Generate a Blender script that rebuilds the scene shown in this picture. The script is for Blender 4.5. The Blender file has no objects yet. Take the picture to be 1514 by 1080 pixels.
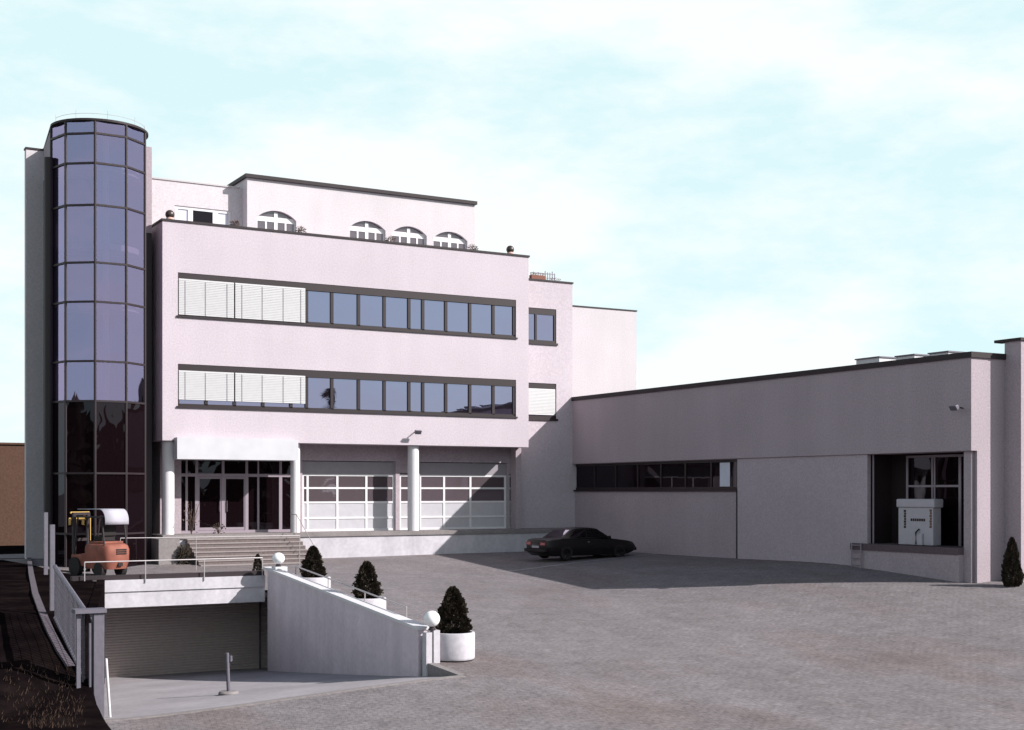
import bpy, bmesh, math, random
import numpy as np
from mathutils import Vector, Matrix

random.seed(7)
RAD = math.radians
S = bpy.context.scene

# ------------------------------------------------------------------ camera, world, sun, exposure
TH = RAD(29.7)
CAM = Vector((-15.64, -58.08, 2.97))
F_PX, CX, HY = 1980.0, 757.0, 727.0
cd = bpy.data.cameras.new('camera')
cam = bpy.data.objects.new('camera', cd)
S.collection.objects.link(cam)
cam.location = CAM
cam.rotation_euler = (RAD(90), 0, -TH)
cd.sensor_width = 36
cd.lens = F_PX / 1514 * 36
cd.shift_y = (HY - 540) / 1514
cd.clip_end = 3000
S.camera = cam

SUN_T = Vector((-1.13, 1.10, -1.0)).normalized()       # direction the light travels
world = bpy.data.worlds.new('World')
S.world = world
world.use_nodes = True
wt = world.node_tree
for n in list(wt.nodes):
    wt.nodes.remove(n)
def wn(t, **k):
    n = wt.nodes.new(t)
    for a, b in k.items():
        setattr(n, a, b)
    return n
w_out = wn('ShaderNodeOutputWorld')
w_bg = wn('ShaderNodeBackground'); w_bg.inputs['Strength'].default_value = 0.10
w_sky = wn('ShaderNodeTexSky', sky_type='NISHITA')
w_sky.sun_disc = False
w_sky.sun_elevation = RAD(32.4)
w_sky.sun_rotation = RAD(134)
w_sky.air_density = 0.6
w_sky.dust_density = 2.0
w_geo = wn('ShaderNodeTexCoord')
w_map = wn('ShaderNodeMapping')
w_map.inputs['Scale'].default_value = (1.0, 1.0, 2.6)
w_noi = wn('ShaderNodeTexNoise')
w_noi.inputs['Scale'].default_value = 3.6
w_noi.inputs['Detail'].default_value = 7
w_noi.inputs['Roughness'].default_value = 0.62
w_rmp = wn('ShaderNodeValToRGB')
w_rmp.color_ramp.elements[0].position = 0.40
w_rmp.color_ramp.elements[0].color = (0.05, 0.05, 0.05, 1)
w_rmp.color_ramp.elements[1].position = 0.57
w_rmp.color_ramp.elements[1].color = (0.97, 0.97, 0.97, 1)
w_mix = wn('ShaderNodeMixRGB')
w_mix.inputs['Color2'].default_value = (7.0, 7.4, 7.45, 1)      # bright thin cloud
wt.links.new(w_geo.outputs['Generated'], w_map.inputs['Vector'])
wt.links.new(w_map.outputs['Vector'], w_noi.inputs['Vector'])
wt.links.new(w_noi.outputs['Fac'], w_rmp.inputs['Fac'])
w_sep = wn('ShaderNodeSeparateXYZ')
wt.links.new(w_geo.outputs['Generated'], w_sep.inputs['Vector'])
w_el = wn('ShaderNodeMapRange')
w_el.inputs['From Min'].default_value = 0.36
w_el.inputs['From Max'].default_value = 0.66
w_el.inputs['To Min'].default_value = 1.0
w_el.inputs['To Max'].default_value = 0.03
wt.links.new(w_sep.outputs['Z'], w_el.inputs['Value'])
w_mul = wn('ShaderNodeMath', operation='MULTIPLY')
wt.links.new(w_rmp.outputs['Color'], w_mul.inputs[0])
wt.links.new(w_el.outputs['Result'], w_mul.inputs[1])
wt.links.new(w_mul.outputs[0], w_mix.inputs['Fac'])
w_veil = wn('ShaderNodeMixRGB')                    # thin cyan-white haze low in the sky
w_veil.inputs['Color2'].default_value = (5.65, 7.45, 7.55, 1)
w_vf = wn('ShaderNodeMath', operation='MULTIPLY'); w_vf.inputs[1].default_value = 0.85
wt.links.new(w_el.outputs['Result'], w_vf.inputs[0])
wt.links.new(w_vf.outputs[0], w_veil.inputs['Fac'])
wt.links.new(w_sky.outputs['Color'], w_veil.inputs['Color1'])
wt.links.new(w_veil.outputs['Color'], w_mix.inputs['Color1'])
wt.links.new(w_mix.outputs['Color'], w_bg.inputs['Color'])
wt.links.new(w_bg.outputs['Background'], w_out.inputs['Surface'])

sl = bpy.data.lights.new('sun', 'SUN')
sl.energy = 5.0
sl.angle = RAD(0.5)
sl.color = (1.0, 0.955, 0.925)
so = bpy.data.objects.new('sun', sl)
S.collection.objects.link(so)
so.location = (40, -60, 60)
so.rotation_euler = SUN_T.to_track_quat('-Z', 'Y').to_euler()

S.view_settings.view_transform = 'Standard'
S.view_settings.look = 'None'
S.view_settings.exposure = 0.5
S.view_settings.gamma = 1.0

# ------------------------------------------------------------------ measuring helpers (photo pixel -> point on a known plane)
U = Vector((math.cos(TH), -math.sin(TH)))     # camera right in plan
FW = Vector((math.sin(TH), math.cos(TH)))     # camera forward in plan
def depth(X, Y):
    return (X - CAM.x) * FW.x + (Y - CAM.y) * FW.y
def ray(px):
    r = (px - CX) / F_PX
    return FW + U * r
def XY(px, Y):
    d = ray(px); t = (Y - CAM.y) / d.y
    return CAM.x + d.x * t
def YX(px, X):
    d = ray(px); t = (X - CAM.x) / d.x
    return CAM.y + d.y * t
def Zat(py, X, Y):
    return CAM.z - (py - HY) * depth(X, Y) / F_PX
def ZY(px, py, Y):
    return Zat(py, XY(px, Y), Y)
def ZX(px, py, X):
    return Zat(py, X, YX(px, X))
def at_d(px, d):
    v = ray(px) * d
    return CAM.x + v.x, CAM.y + v.y
def at_z(px, py, z):
    d = (CAM.z - z) * F_PX / (py - HY)
    x, y = at_d(px, d)
    return Vector((x, y, z))

# ------------------------------------------------------------------ materials
MATS = {}
def mat(name, col, rough=0.8, metal=0.0, var=0.0, vscale=8.0, bump=0.0, bscale=60.0, spec=0.3,
        var2=0.0, v2scale=0.5, col2=None, streak=0.0):
    m = bpy.data.materials.new(name)
    m.use_nodes = True
    nt = m.node_tree
    b = nt.nodes['Principled BSDF']
    b.inputs['Roughness'].default_value = rough
    b.inputs['Metallic'].default_value = metal
    b.inputs['Specular IOR Level'].default_value = spec
    b.inputs['Base Color'].default_value = (*col, 1)
    tc = nt.nodes.new('ShaderNodeTexCoord')
    src = None
    def noise(scale, detail=5):
        n = nt.nodes.new('ShaderNodeTexNoise')
        n.inputs['Scale'].default_value = scale
        n.inputs['Detail'].default_value = detail
        nt.links.new(tc.outputs['Object'], n.inputs['Vector'])
        return n
    def mult(prev, n, amt, cc=None):
        r = nt.nodes.new('ShaderNodeMapRange')
        r.inputs['From Min'].default_value = 0.25
        r.inputs['From Max'].default_value = 0.75
        r.inputs['To Min'].default_value = 1 - amt
        r.inputs['To Max'].default_value = 1 + amt
        nt.links.new(n.outputs['Fac'], r.inputs['Value'])
        mx = nt.nodes.new('ShaderNodeVectorMath'); mx.operation = 'SCALE'
        if prev is None:
            mx.inputs[0].default_value = col
        else:
            nt.links.new(prev, mx.inputs[0])
        nt.links.new(r.outputs['Result'], mx.inputs['Scale'])
        return mx.outputs['Vector']
    if col2 is not None:
        n = noise(v2scale, 6)
        rp = nt.nodes.new('ShaderNodeValToRGB')
        rp.color_ramp.elements[0].position = 0.42; rp.color_ramp.elements[0].color = (*col, 1)
        rp.color_ramp.elements[1].position = 0.66; rp.color_ramp.elements[1].color = (*col2, 1)
        nt.links.new(n.outputs['Fac'], rp.inputs['Fac'])
        src = rp.outputs['Color']
    if var > 0:
        src = mult(src, noise(vscale), var)
    if var2 > 0:
        src = mult(src, noise(v2scale, 3), var2)
    if streak > 0:
        mp = nt.nodes.new('ShaderNodeMapping'); mp.inputs['Scale'].default_value = (1.6, 1.6, 0.10)
        nt.links.new(tc.outputs['Object'], mp.inputs['Vector'])
        n = noise(1.0, 5)
        nt.links.new(mp.outputs['Vector'], n.inputs['Vector'])
        src = mult(src, n, streak)
    if src is not None:
        nt.links.new(src, b.inputs['Base Color'])
    if bump > 0:
        n = noise(bscale, 4)
        bp = nt.nodes.new('ShaderNodeBump')
        bp.inputs['Strength'].default_value = bump
        bp.inputs['Distance'].default_value = 0.01
        nt.links.new(n.outputs['Fac'], bp.inputs['Height'])
        nt.links.new(bp.outputs['Normal'], b.inputs['Normal'])
    MATS[name] = m
    return m

def glass(name, tint, fac, dark=(0.015, 0.010, 0.014), rough=0.01, wave=0.02, see=None):
    """coated window glass: tinted mirror layer over a dark room (or a tinted clear layer)"""
    m = bpy.data.materials.new(name)
    m.use_nodes = True
    nt = m.node_tree
    nt.nodes.clear()
    out = nt.nodes.new('ShaderNodeOutputMaterial')
    mix = nt.nodes.new('ShaderNodeMixShader')
    gl = nt.nodes.new('ShaderNodeBsdfGlossy')
    gl.inputs['Color'].default_value = (*tint, 1)
    gl.inputs['Roughness'].default_value = rough
    if see is None:
        df = nt.nodes.new('ShaderNodeBsdfDiffuse')
        df.inputs['Color'].default_value = (*dark, 1)
    else:
        df = nt.nodes.new('ShaderNodeBsdfTransparent')
        df.inputs['Color'].default_value = (*see, 1)
    lw = nt.nodes.new('ShaderNodeFresnel'); lw.inputs['IOR'].default_value = 1.5
    ma = nt.nodes.new('ShaderNodeMath'); ma.operation = 'ADD'; ma.use_clamp = True
    ma.inputs[1].default_value = fac
    nt.links.new(lw.outputs['Fac'], ma.inputs[0])
    tc = nt.nodes.new('ShaderNodeTexCoord')
    n = nt.nodes.new('ShaderNodeTexNoise'); n.inputs['Scale'].default_value = 0.9
    n.inputs['Detail'].default_value = 1
    bp = nt.nodes.new('ShaderNodeBump'); bp.inputs['Strength'].default_value = wave
    bp.inputs['Distance'].default_value = 0.3
    nt.links.new(tc.outputs['Object'], n.inputs['Vector'])
    nt.links.new(n.outputs['Fac'], bp.inputs['Height'])
    nt.links.new(bp.outputs['Normal'], gl.inputs['Normal'])
    nt.links.new(ma.outputs[0], mix.inputs['Fac'])
    nt.links.new(df.outputs[0], mix.inputs[1])
    nt.links.new(gl.outputs[0], mix.inputs[2])
    nt.links.new(mix.outputs[0], out.inputs['Surface'])
    MATS[name] = m
    return m

def paver_mat():
    m = bpy.data.materials.new('yard_pavers')
    m.use_nodes = True
    nt = m.node_tree
    b = nt.nodes['Principled BSDF']
    b.inputs['Roughness'].default_value = 0.85
    b.inputs['Specular IOR Level'].default_value = 0.25
    tc = nt.nodes.new('ShaderNodeTexCoord')
    mp = nt.nodes.new('ShaderNodeMapping')
    mp.inputs['Rotation'].default_value = (0, 0, RAD(12))
    nt.links.new(tc.outputs['Object'], mp.inputs['Vector'])
    br = nt.nodes.new('ShaderNodeTexBrick')
    br.inputs['Color1'].default_value = (0.172, 0.155, 0.161, 1)
    br.inputs['Color2'].default_value = (0.184, 0.166, 0.172, 1)
    br.inputs['Mortar'].default_value = (0.134, 0.117, 0.122, 1)
    br.inputs['Scale'].default_value = 1.0
    br.inputs['Brick Width'].default_value = 0.24
    br.inputs['Row Height'].default_value = 0.16
    br.inputs['Mortar Size'].default_value = 0.010
    br.inputs['Mortar Smooth'].default_value = 0.3
    nt.links.new(mp.outputs['Vector'], br.inputs['Vector'])
    def noise(scale, detail, lo, hi, stretch=None):
        n = nt.nodes.new('ShaderNodeTexNoise')
        n.inputs['Scale'].default_value = scale
        n.inputs['Detail'].default_value = detail
        n.inputs['Roughness'].default_value = 0.6
        if stretch:
            q = nt.nodes.new('ShaderNodeMapping'); q.inputs['Scale'].default_value = stretch
            q.inputs['Rotation'].default_value = (0, 0, RAD(-25))
            nt.links.new(tc.outputs['Object'], q.inputs['Vector'])
            nt.links.new(q.outputs['Vector'], n.inputs['Vector'])
        else:
            nt.links.new(tc.outputs['Object'], n.inputs['Vector'])
        r = nt.nodes.new('ShaderNodeMapRange')
        r.inputs['From Min'].default_value = 0.3; r.inputs['From Max'].default_value = 0.7
        r.inputs['To Min'].default_value = lo; r.inputs['To Max'].default_value = hi
        nt.links.new(n.outputs['Fac'], r.inputs['Value'])
        return r.outputs['Result']
    def scale(prev, f):
        v = nt.nodes.new('ShaderNodeVectorMath'); v.operation = 'SCALE'
        nt.links.new(prev, v.inputs[0]); nt.links.new(f, v.inputs['Scale'])
        return v.outputs['Vector']
    c = scale(br.outputs['Color'], noise(9.0, 6, 0.68, 1.3))
    c = scale(c, noise(1.7, 4, 0.86, 1.12))
    c = scale(c, noise(0.55, 6, 0.88, 1.12, (1.0, 0.45, 1)))
    # brownish worn patches
    st = noise(0.22, 5, 0.0, 1.0, (1.0, 0.5, 1))
    rp = nt.nodes.new('ShaderNodeValToRGB')
    rp.color_ramp.elements[0].position = 0.55; rp.color_ramp.elements[0].color = (0, 0, 0, 1)
    rp.color_ramp.elements[1].position = 0.95; rp.color_ramp.elements[1].color = (0.7, 0.7, 0.7, 1)
    nt.links.new(st, rp.inputs['Fac'])
    mx = nt.nodes.new('ShaderNodeMixRGB'); mx.blend_type = 'MULTIPLY'
    mx.inputs['Color2'].default_value = (0.92, 0.80, 0.74, 1)
    nt.links.new(rp.outputs['Color'], mx.inputs['Fac'])
    nt.links.new(c, mx.inputs['Color1'])
    nt.links.new(mx.outputs['Color'], b.inputs['Base Color'])
    bp = nt.nodes.new('ShaderNodeBump'); bp.inputs['Strength'].default_value = 0.5
    bp.inputs['Distance'].default_value = 0.006; bp.invert = True
    nt.links.new(br.outputs['Fac'], bp.inputs['Height'])
    nt.links.new(bp.outputs['Normal'], b.inputs['Normal'])
    return m

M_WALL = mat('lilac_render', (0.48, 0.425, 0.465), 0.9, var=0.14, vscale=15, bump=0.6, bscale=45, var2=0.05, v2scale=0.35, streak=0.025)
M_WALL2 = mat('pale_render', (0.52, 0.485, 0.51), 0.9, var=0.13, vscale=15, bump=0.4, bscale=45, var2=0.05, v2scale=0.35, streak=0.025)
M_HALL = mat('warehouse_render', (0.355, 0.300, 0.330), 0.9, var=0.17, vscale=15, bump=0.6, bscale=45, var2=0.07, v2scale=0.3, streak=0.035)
M_WHITE = mat('white_paint', (0.62, 0.61, 0.63), 0.55, var=0.04, vscale=6, bump=0.1)
M_CONC = mat('white_concrete', (0.46, 0.44, 0.475), 0.9, var=0.10, vscale=7, bump=0.4, bscale=40, var2=0.09, v2scale=0.9, streak=0.10)
M_RWALL = mat('lavender_wall_paint', (0.60, 0.525, 0.575), 0.9, var=0.08, vscale=7, bump=0.4, bscale=40, var2=0.08, v2scale=0.9, streak=0.09)
M_CANOPY = mat('canopy_paint', (0.50, 0.50, 0.53), 0.6, var=0.04, vscale=2.0, var2=0.08, v2scale=0.5)
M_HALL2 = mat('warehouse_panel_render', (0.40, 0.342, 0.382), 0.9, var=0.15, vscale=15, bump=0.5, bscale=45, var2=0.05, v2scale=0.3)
M_CONCG = mat('grey_concrete', (0.21, 0.19, 0.19), 0.9, var=0.15, vscale=9, bump=0.5, bscale=40, var2=0.12, v2scale=0.8)
M_STEP = mat('step_stone', (0.14, 0.115, 0.112), 0.9, var=0.2, vscale=10, bump=0.5, bscale=40)
M_NOSE = mat('step_edge_stone', (0.26, 0.225, 0.22), 0.9, var=0.15, vscale=12)
M_RAMP = mat('ramp_concrete', (0.29, 0.27, 0.285), 0.9, var=0.10, vscale=6, bump=0.3, bscale=40, var2=0.15, v2scale=0.6)
M_FRAME = mat('dark_aluminium', (0.018, 0.010, 0.013), 0.5, var=0.06, vscale=3, spec=0.4)
M_EDGE = mat('dark_roof_edge', (0.026, 0.018, 0.021), 0.6, var=0.08, vscale=3)
M_STEEL = mat('galvanised_steel', (0.15, 0.14, 0.17), 0.5, metal=0.35, var=0.12, vscale=9)
M_RAIL = mat('rail_steel', (0.42, 0.39, 0.40), 0.45, metal=0.3)
M_GREY = mat('grey_door_panel', (0.26, 0.24, 0.265), 0.6, var=0.05, vscale=4)
M_ALU = mat('pale_aluminium', (0.27, 0.225, 0.26), 0.45, var=0.05, vscale=5)
M_LITE = mat('translucent_white_panel', (0.44, 0.43, 0.46), 0.45, var=0.06, vscale=3)
M_BLIND = mat('blind_slats', (0.44, 0.44, 0.45), 0.5, var=0.04, vscale=4)
M_CORD = mat('blind_cord', (0.30, 0.28, 0.30), 0.8)
M_SHUT = mat('garage_slats', (0.50, 0.425, 0.41), 0.6, var=0.08, vscale=6)
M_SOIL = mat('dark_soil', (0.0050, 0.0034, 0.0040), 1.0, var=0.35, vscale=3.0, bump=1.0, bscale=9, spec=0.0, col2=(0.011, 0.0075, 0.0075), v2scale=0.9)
M_BROWN = mat('brown_board', (0.088, 0.048, 0.034), 0.95, var=0.25, vscale=9, bump=0.5, bscale=30)
M_BLACK = mat('black_rubber', (0.016, 0.013, 0.014), 0.75)
M_CAR = mat('car_paint', (0.006, 0.004, 0.005), 0.30, spec=0.35)
M_RED = mat('red_lens', (0.28, 0.015, 0.02), 0.2, spec=0.6)
M_CHROME = mat('chrome', (0.65, 0.65, 0.66), 0.2, metal=1.0)
M_ORANGE = mat('orange_paint', (0.22, 0.075, 0.052), 0.7, var=0.30, vscale=3)
M_YELLOW = mat('yellow_paint', (0.62, 0.40, 0.12), 0.5, var=0.1, vscale=8)
M_TARP = mat('grey_cover', (0.38, 0.37, 0.42), 0.6, var=0.08, vscale=5)
M_DARKMETAL = mat('dark_metal', (0.03, 0.022, 0.026), 0.5)
M_LEAF = mat('conifer_leaf', (0.034, 0.027, 0.019), 0.8, var=0.6, vscale=4.0, spec=0.15)
M_TWIG = mat('twig', (0.10, 0.070, 0.060), 0.9)
M_REDLEAF = mat('reddish_leaf', (0.10, 0.035, 0.035), 0.8, var=0.3, vscale=6)
M_GLOBE = mat('opal_globe', (0.86, 0.86, 0.86), 0.25, spec=0.5)
M_BRASS = mat('dark_globe', (0.045, 0.030, 0.026), 0.35, spec=0.5)
M_TERRA = mat('pale_terracotta', (0.50, 0.33, 0.28), 0.8)
M_MACH = mat('machine_white', (0.40, 0.38, 0.42), 0.6, var=0.06, vscale=4)
M_MARK = mat('machine_dark_print', (0.035, 0.022, 0.020), 0.6)
M_MARKO = mat('machine_ochre_print', (0.12, 0.075, 0.05), 0.6)
M_ROOF = mat('roof_gravel', (0.22, 0.20, 0.20), 0.95, var=0.2, vscale=6)
M_CURT = mat('curtain', (0.55, 0.57, 0.66), 0.8)
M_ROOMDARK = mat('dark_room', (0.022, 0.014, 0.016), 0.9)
M_PAVE = paver_mat()
G_BLUE = glass('blue_solar_glass', (0.60, 0.60, 0.86), 0.42)
G_TOWER = glass('tower_glass', (0.62, 0.55, 0.86), 0.34, see=(0.46, 0.41, 0.48), wave=0.008)
G_STRIP = glass('painted_reflection_glass', (0.60, 0.60, 0.86), 0.25, dark=(0.16, 0.16, 0.27))  # blue sky reflection put into the pane's diffuse colour
G_GREY = glass('grey_glass', (0.55, 0.50, 0.55), 0.16, dark=(0.095, 0.075, 0.085))
M_EDGING = mat('shaded_edging', (0.085, 0.070, 0.085), 0.95, var=0.2, vscale=6)  # concrete edging with shade put into its base colour
G_DARK = glass('dark_glass', (0.5, 0.48, 0.55), 0.01, dark=(0.006, 0.003, 0.004))
G_CAR = glass('car_glass', (0.6, 0.6, 0.7), 0.03, dark=(0.008, 0.006, 0.007))

# ------------------------------------------------------------------ mesh builder
ORG = {}
class MB:
    def __init__(s):
        s.v = []; s.f = []
    def quad(s, *p):
        n = len(s.v); s.v += [Vector(q) for q in p]; s.f.append(tuple(range(n, n + len(p)))); return s
    def box(s, x0, x1, y0, y1, z0, z1):
        n = len(s.v)
        s.v += [Vector(q) for q in ((x0,y0,z0),(x1,y0,z0),(x1,y1,z0),(x0,y1,z0),(x0,y0,z1),(x1,y0,z1),(x1,y1,z1),(x0,y1,z1))]
        for f in ((0,3,2,1),(4,5,6,7),(0,1,5,4),(1,2,6,5),(2,3,7,6),(3,0,4,7)):
            s.f.append(tuple(n + i for i in f))
        return s
    def prism(s, poly, axis, a0, a1):
        """poly in the two axes other than `axis`, extruded from a0 to a1"""
        n = len(s.v); k = len(poly)
        for a in (a0, a1):
            for p, q in poly:
                s.v.append(Vector((a, p, q)) if axis == 'X' else Vector((p, a, q)) if axis == 'Y' else Vector((p, q, a)))
        s.f.append(tuple(range(n, n + k))); s.f.append(tuple(range(n + 2*k - 1, n + k - 1, -1)))
        for i in range(k):
            j = (i + 1) % k
            s.f.append((n + i, n + k + i, n + k + j, n + j))
        return s
    def tube(s, pts, r, n=8, r1=None):
        pts = [Vector(p) for p in pts]
        base = len(s.v)
        for i, p in enumerate(pts):
            t = (pts[min(i+1, len(pts)-1)] - pts[max(i-1, 0)]).normalized()
            a = t.orthogonal().normalized() if abs(t.z) < 0.99 else Vector((1, 0, 0))
            if abs(t.z) < 0.99:
                a = t.cross(Vector((0, 0, 1))).normalized()
            b = t.cross(a).normalized()
            rr = r if r1 is None else r + (r1 - r) * i / max(1, len(pts) - 1)
            for k in range(n):
                w = 2 * math.pi * k / n
                s.v.append(p + a * math.cos(w) * rr + b * math.sin(w) * rr)
        for i in range(len(pts) - 1):
            for k in range(n):
                j = (k + 1) % n
                s.f.append((base + i*n + k, base + i*n + j, base + (i+1)*n + j, base + (i+1)*n + k))
        s.f.append(tuple(base + k for k in range(n - 1, -1, -1)))
        s.f.append(tuple(base + (len(pts) - 1) * n + k for k in range(n)))
        return s
    def lathe(s, prof, c=(0, 0, 0), n=32):
        base = len(s.v)
        for r, z in prof:
            for k in range(n):
                w = 2 * math.pi * k / n
                s.v.append(Vector((c[0] + r * math.cos(w), c[1] + r * math.sin(w), c[2] + z)))
        for i in range(len(prof) - 1):
            for k in range(n):
                j = (k + 1) % n
                s.f.append((base + i*n + k, base + i*n + j, base + (i+1)*n + j, base + (i+1)*n + k))
        s.f.append(tuple(base + k for k in range(n - 1, -1, -1)))
        s.f.append(tuple(base + (len(prof) - 1) * n + k for k in range(n)))
        return s
    def sphere(s, c, r, n=20, m=12, z0=-1.0):
        prof = []
        for i in range(m + 1):
            a = -math.pi / 2 + math.pi * i / m
            prof.append((max(1e-4, r * math.cos(a)), r * math.sin(a)))
        return s.lathe(prof, c, n)
    def wall(s, axis, c0, c1, a0, a1, z0, z1, holes=()):
        """a wall between planes c0 and c1 of `axis`, with rectangular holes (a0,a1,z0,z1)"""
        A = sorted({a0, a1, *[h[0] for h in holes], *[h[1] for h in holes]})
        Z = sorted({z0, z1, *[h[2] for h in holes], *[h[3] for h in holes]})
        A = [a for a in A if a0 - 1e-6 <= a <= a1 + 1e-6]; Z = [z for z in Z if z0 - 1e-6 <= z <= z1 + 1e-6]
        def P(a, c, z):
            return (a, c, z) if axis == 'Y' else (c, a, z)
        def solid(i, j):
            if i < 0 or j < 0 or i >= len(A) - 1 or j >= len(Z) - 1:
                return False
            a, z = (A[i] + A[i+1]) / 2, (Z[j] + Z[j+1]) / 2
            return not any(h[0] < a < h[1] and h[2] < z < h[3] for h in holes)
        for i in range(len(A) - 1):
            for j in range(len(Z) - 1):
                if not solid(i, j):
                    continue
                x0, x1, y0, y1 = A[i], A[i+1], Z[j], Z[j+1]
                for c in (c0, c1):
                    s.quad(P(x0, c, y0), P(x1, c, y0), P(x1, c, y1), P(x0, c, y1))
                if not solid(i-1, j): s.quad(P(x0, c0, y0), P(x0, c1, y0), P(x0, c1, y1), P(x0, c0, y1))
                if not solid(i+1, j): s.quad(P(x1, c0, y0), P(x1, c1, y0), P(x1, c1, y1), P(x1, c0, y1))
                if not solid(i, j-1): s.quad(P(x0, c0, y0), P(x1, c0, y0), P(x1, c1, y0), P(x0, c1, y0))
                if not solid(i, j+1): s.quad(P(x0, c0, y1), P(x1, c0, y1), P(x1, c1, y1), P(x0, c1, y1))
        return s
    def build(s, name, m, parent=None, smooth=False, bevel=0.0, weld=True, origin=None):
        org = Vector(origin) if origin is not None else (ORG.get(parent.name, Vector((0,0,0))) if parent else Vector((0,0,0)))
        me = bpy.data.meshes.new(name)
        me.from_pydata([tuple(p - org) for p in s.v], [], s.f)
        bm = bmesh.new(); bm.from_mesh(me)
        if weld:
            bmesh.ops.remove_doubles(bm, verts=bm.verts, dist=1e-5)
            bmesh.ops.recalc_face_normals(bm, faces=bm.faces)
        bm.to_mesh(me); bm.free()
        me.materials.append(m)
        if smooth:
            me.polygons.foreach_set('use_smooth', [True] * len(me.polygons))
            try:
                me.set_sharp_from_angle(angle=RAD(38))
            except Exception:
                pass
        o = bpy.data.objects.new(name, me)
        S.collection.objects.link(o)
        if parent is not None:
            o.parent = parent
        elif origin is not None:
            o.location = org
        ORG[o.name] = org
        if bevel > 0:
            md = o.modifiers.new('bevel', 'BEVEL'); md.width = bevel; md.segments = 2; md.limit_method = 'ANGLE'
        return o

def tag(o, label=None, cat=None, group=None, kind=None):
    if label: o['label'] = label
    if cat: o['category'] = cat
    if group: o['group'] = group
    if kind: o['kind'] = kind
    return o
def thing(name, loc, label, cat, group=None):
    o = bpy.data.objects.new(name, None)
    S.collection.objects.link(o)
    o.empty_display_size = 0.3
    o.location = loc
    ORG[o.name] = Vector(loc)
    return tag(o, label, cat, group)
def copy_thing(o, loc, label, scale=None, rz=0):
    c = o.copy(); S.collection.objects.link(c)
    c.location = loc; c['label'] = label; c.rotation_euler = (0, 0, rz)
    if scale: c.scale = scale
    def rec(src, dst):
        for ch in list(src.children):
            k = ch.copy(); S.collection.objects.link(k); k.parent = dst
            rec(ch, k)
    rec(o, c)
    return c

# ------------------------------------------------------------------ ground
FLOOR = 1.08
XH = 22.0                         # warehouse face
XW = -0.2                         # ramp wall face
YG = -13.9                        # garage front
XG = XY(155, YG)
YR = -28.2                        # top of the ramp
AN = np.array([
    (0, 0, -.05), (-3, -3, -.20), (13, -0.5, -.05), (22, 0, 0.0), (22, -12, .02), (22, -18, .08), (22, -25, -.31), (24, -27, -.34),
    (12.3, -15.3, -.73), (0.8, -26, -1.54), (0.8, -20.3, -1.0), (0.8, -15.8, -.62), (0.8, -11, -.36), (3, -5, -.28),
    (-0.5, -28.2, -1.66), (-8.5, -28.2, -2.05), (-5, -8, -.25), (-2, -12, -.25), (-9.2, -12, -.2), (10, -7, -.42),
    (12, -30, -1.5), (24, -35, -.9), (-6, -36, -2.4), (10, -42, -2.1), (30, -48, -1.6), (-18, -55, -2.8), (-20, -20, -.6), (-9.2, -20, -.9),
    (40, -20, -.2), (30, 20, 0), (-20, 20, 0)], float)
def _tps():
    n = len(AN); P = AN[:, :2]
    d = np.linalg.norm(P[:, None] - P[None], axis=2)
    K = np.where(d > 0, d * d * np.log(np.maximum(d, 1e-9)), 0) + np.eye(n) * 2.0
    A = np.zeros((n + 3, n + 3)); A[:n, :n] = K; A[:n, n] = 1; A[:n, n+1:] = P; A[n, :n] = 1; A[n+1:, :n] = P.T
    b = np.zeros(n + 3); b[:n] = AN[:, 2]
    return np.linalg.solve(A, b)
_W = _tps()
def gz(x, y):
    n = len(AN)
    d = np.hypot(AN[:, 0] - x, AN[:, 1] - y)
    k = np.where(d > 0, d * d * np.log(np.maximum(d, 1e-9)), 0)
    z = float(k @ _W[:n] + _W[n] + _W[n+1] * x + _W[n+2] * y)
    z = max(-3.2, min(0.12, z))
    if y > 8: z -= min(1, (y - 8) / 10) * 1.0
    r = math.hypot(x - 5, y + 20)
    t = min(1, max(0, (r - 45) / 40))
    return z * (1 - t) + (-1.5) * t

HOLE = (-9.2, XW + 0.12, YR, YG + 0.15)
def axis_lines(lo, hi, fine0, fine1, step, extra):
    L = set(extra)
    v = fine0
    while v <= fine1 + 1e-6:
        L.add(round(v, 4)); v += step
    g = step
    v = fine0
    while v > lo:
        g *= 1.6; v -= g; L.add(max(v, lo))
    g = step; v = fine1
    while v < hi:
        g *= 1.6; v += g; L.add(min(v, hi))
    L = sorted(L)
    out = [L[0]]
    for a in L[1:]:
        if a - out[-1] < 0.05:
            if a in extra: out[-1] = a
            continue
        out.append(a)
    return out
gx = axis_lines(-1500, 1500, -24, 34, 1.0, (HOLE[0], HOLE[1]))
gy = axis_lines(-1500, 1500, -50, 6, 1.0, (HOLE[2], HOLE[3]))
g = MB()
idx = {}
for i, x in enumerate(gx):
    for j, y in enumerate(gy):
        idx[i, j] = len(g.v); g.v.append(Vector((x, y, gz(x, y))))
for i in range(len(gx) - 1):
    for j in range(len(gy) - 1):
        mx, my = (gx[i] + gx[i+1]) / 2, (gy[j] + gy[j+1]) / 2
        if HOLE[0] < mx < HOLE[1] and HOLE[2] < my < HOLE[3]:
            continue
        g.f.append((idx[i, j], idx[i+1, j], idx[i+1, j+1], idx[i, j+1]))
tag(g.build('yard_paving', M_PAVE, smooth=True), kind='structure')

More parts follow.
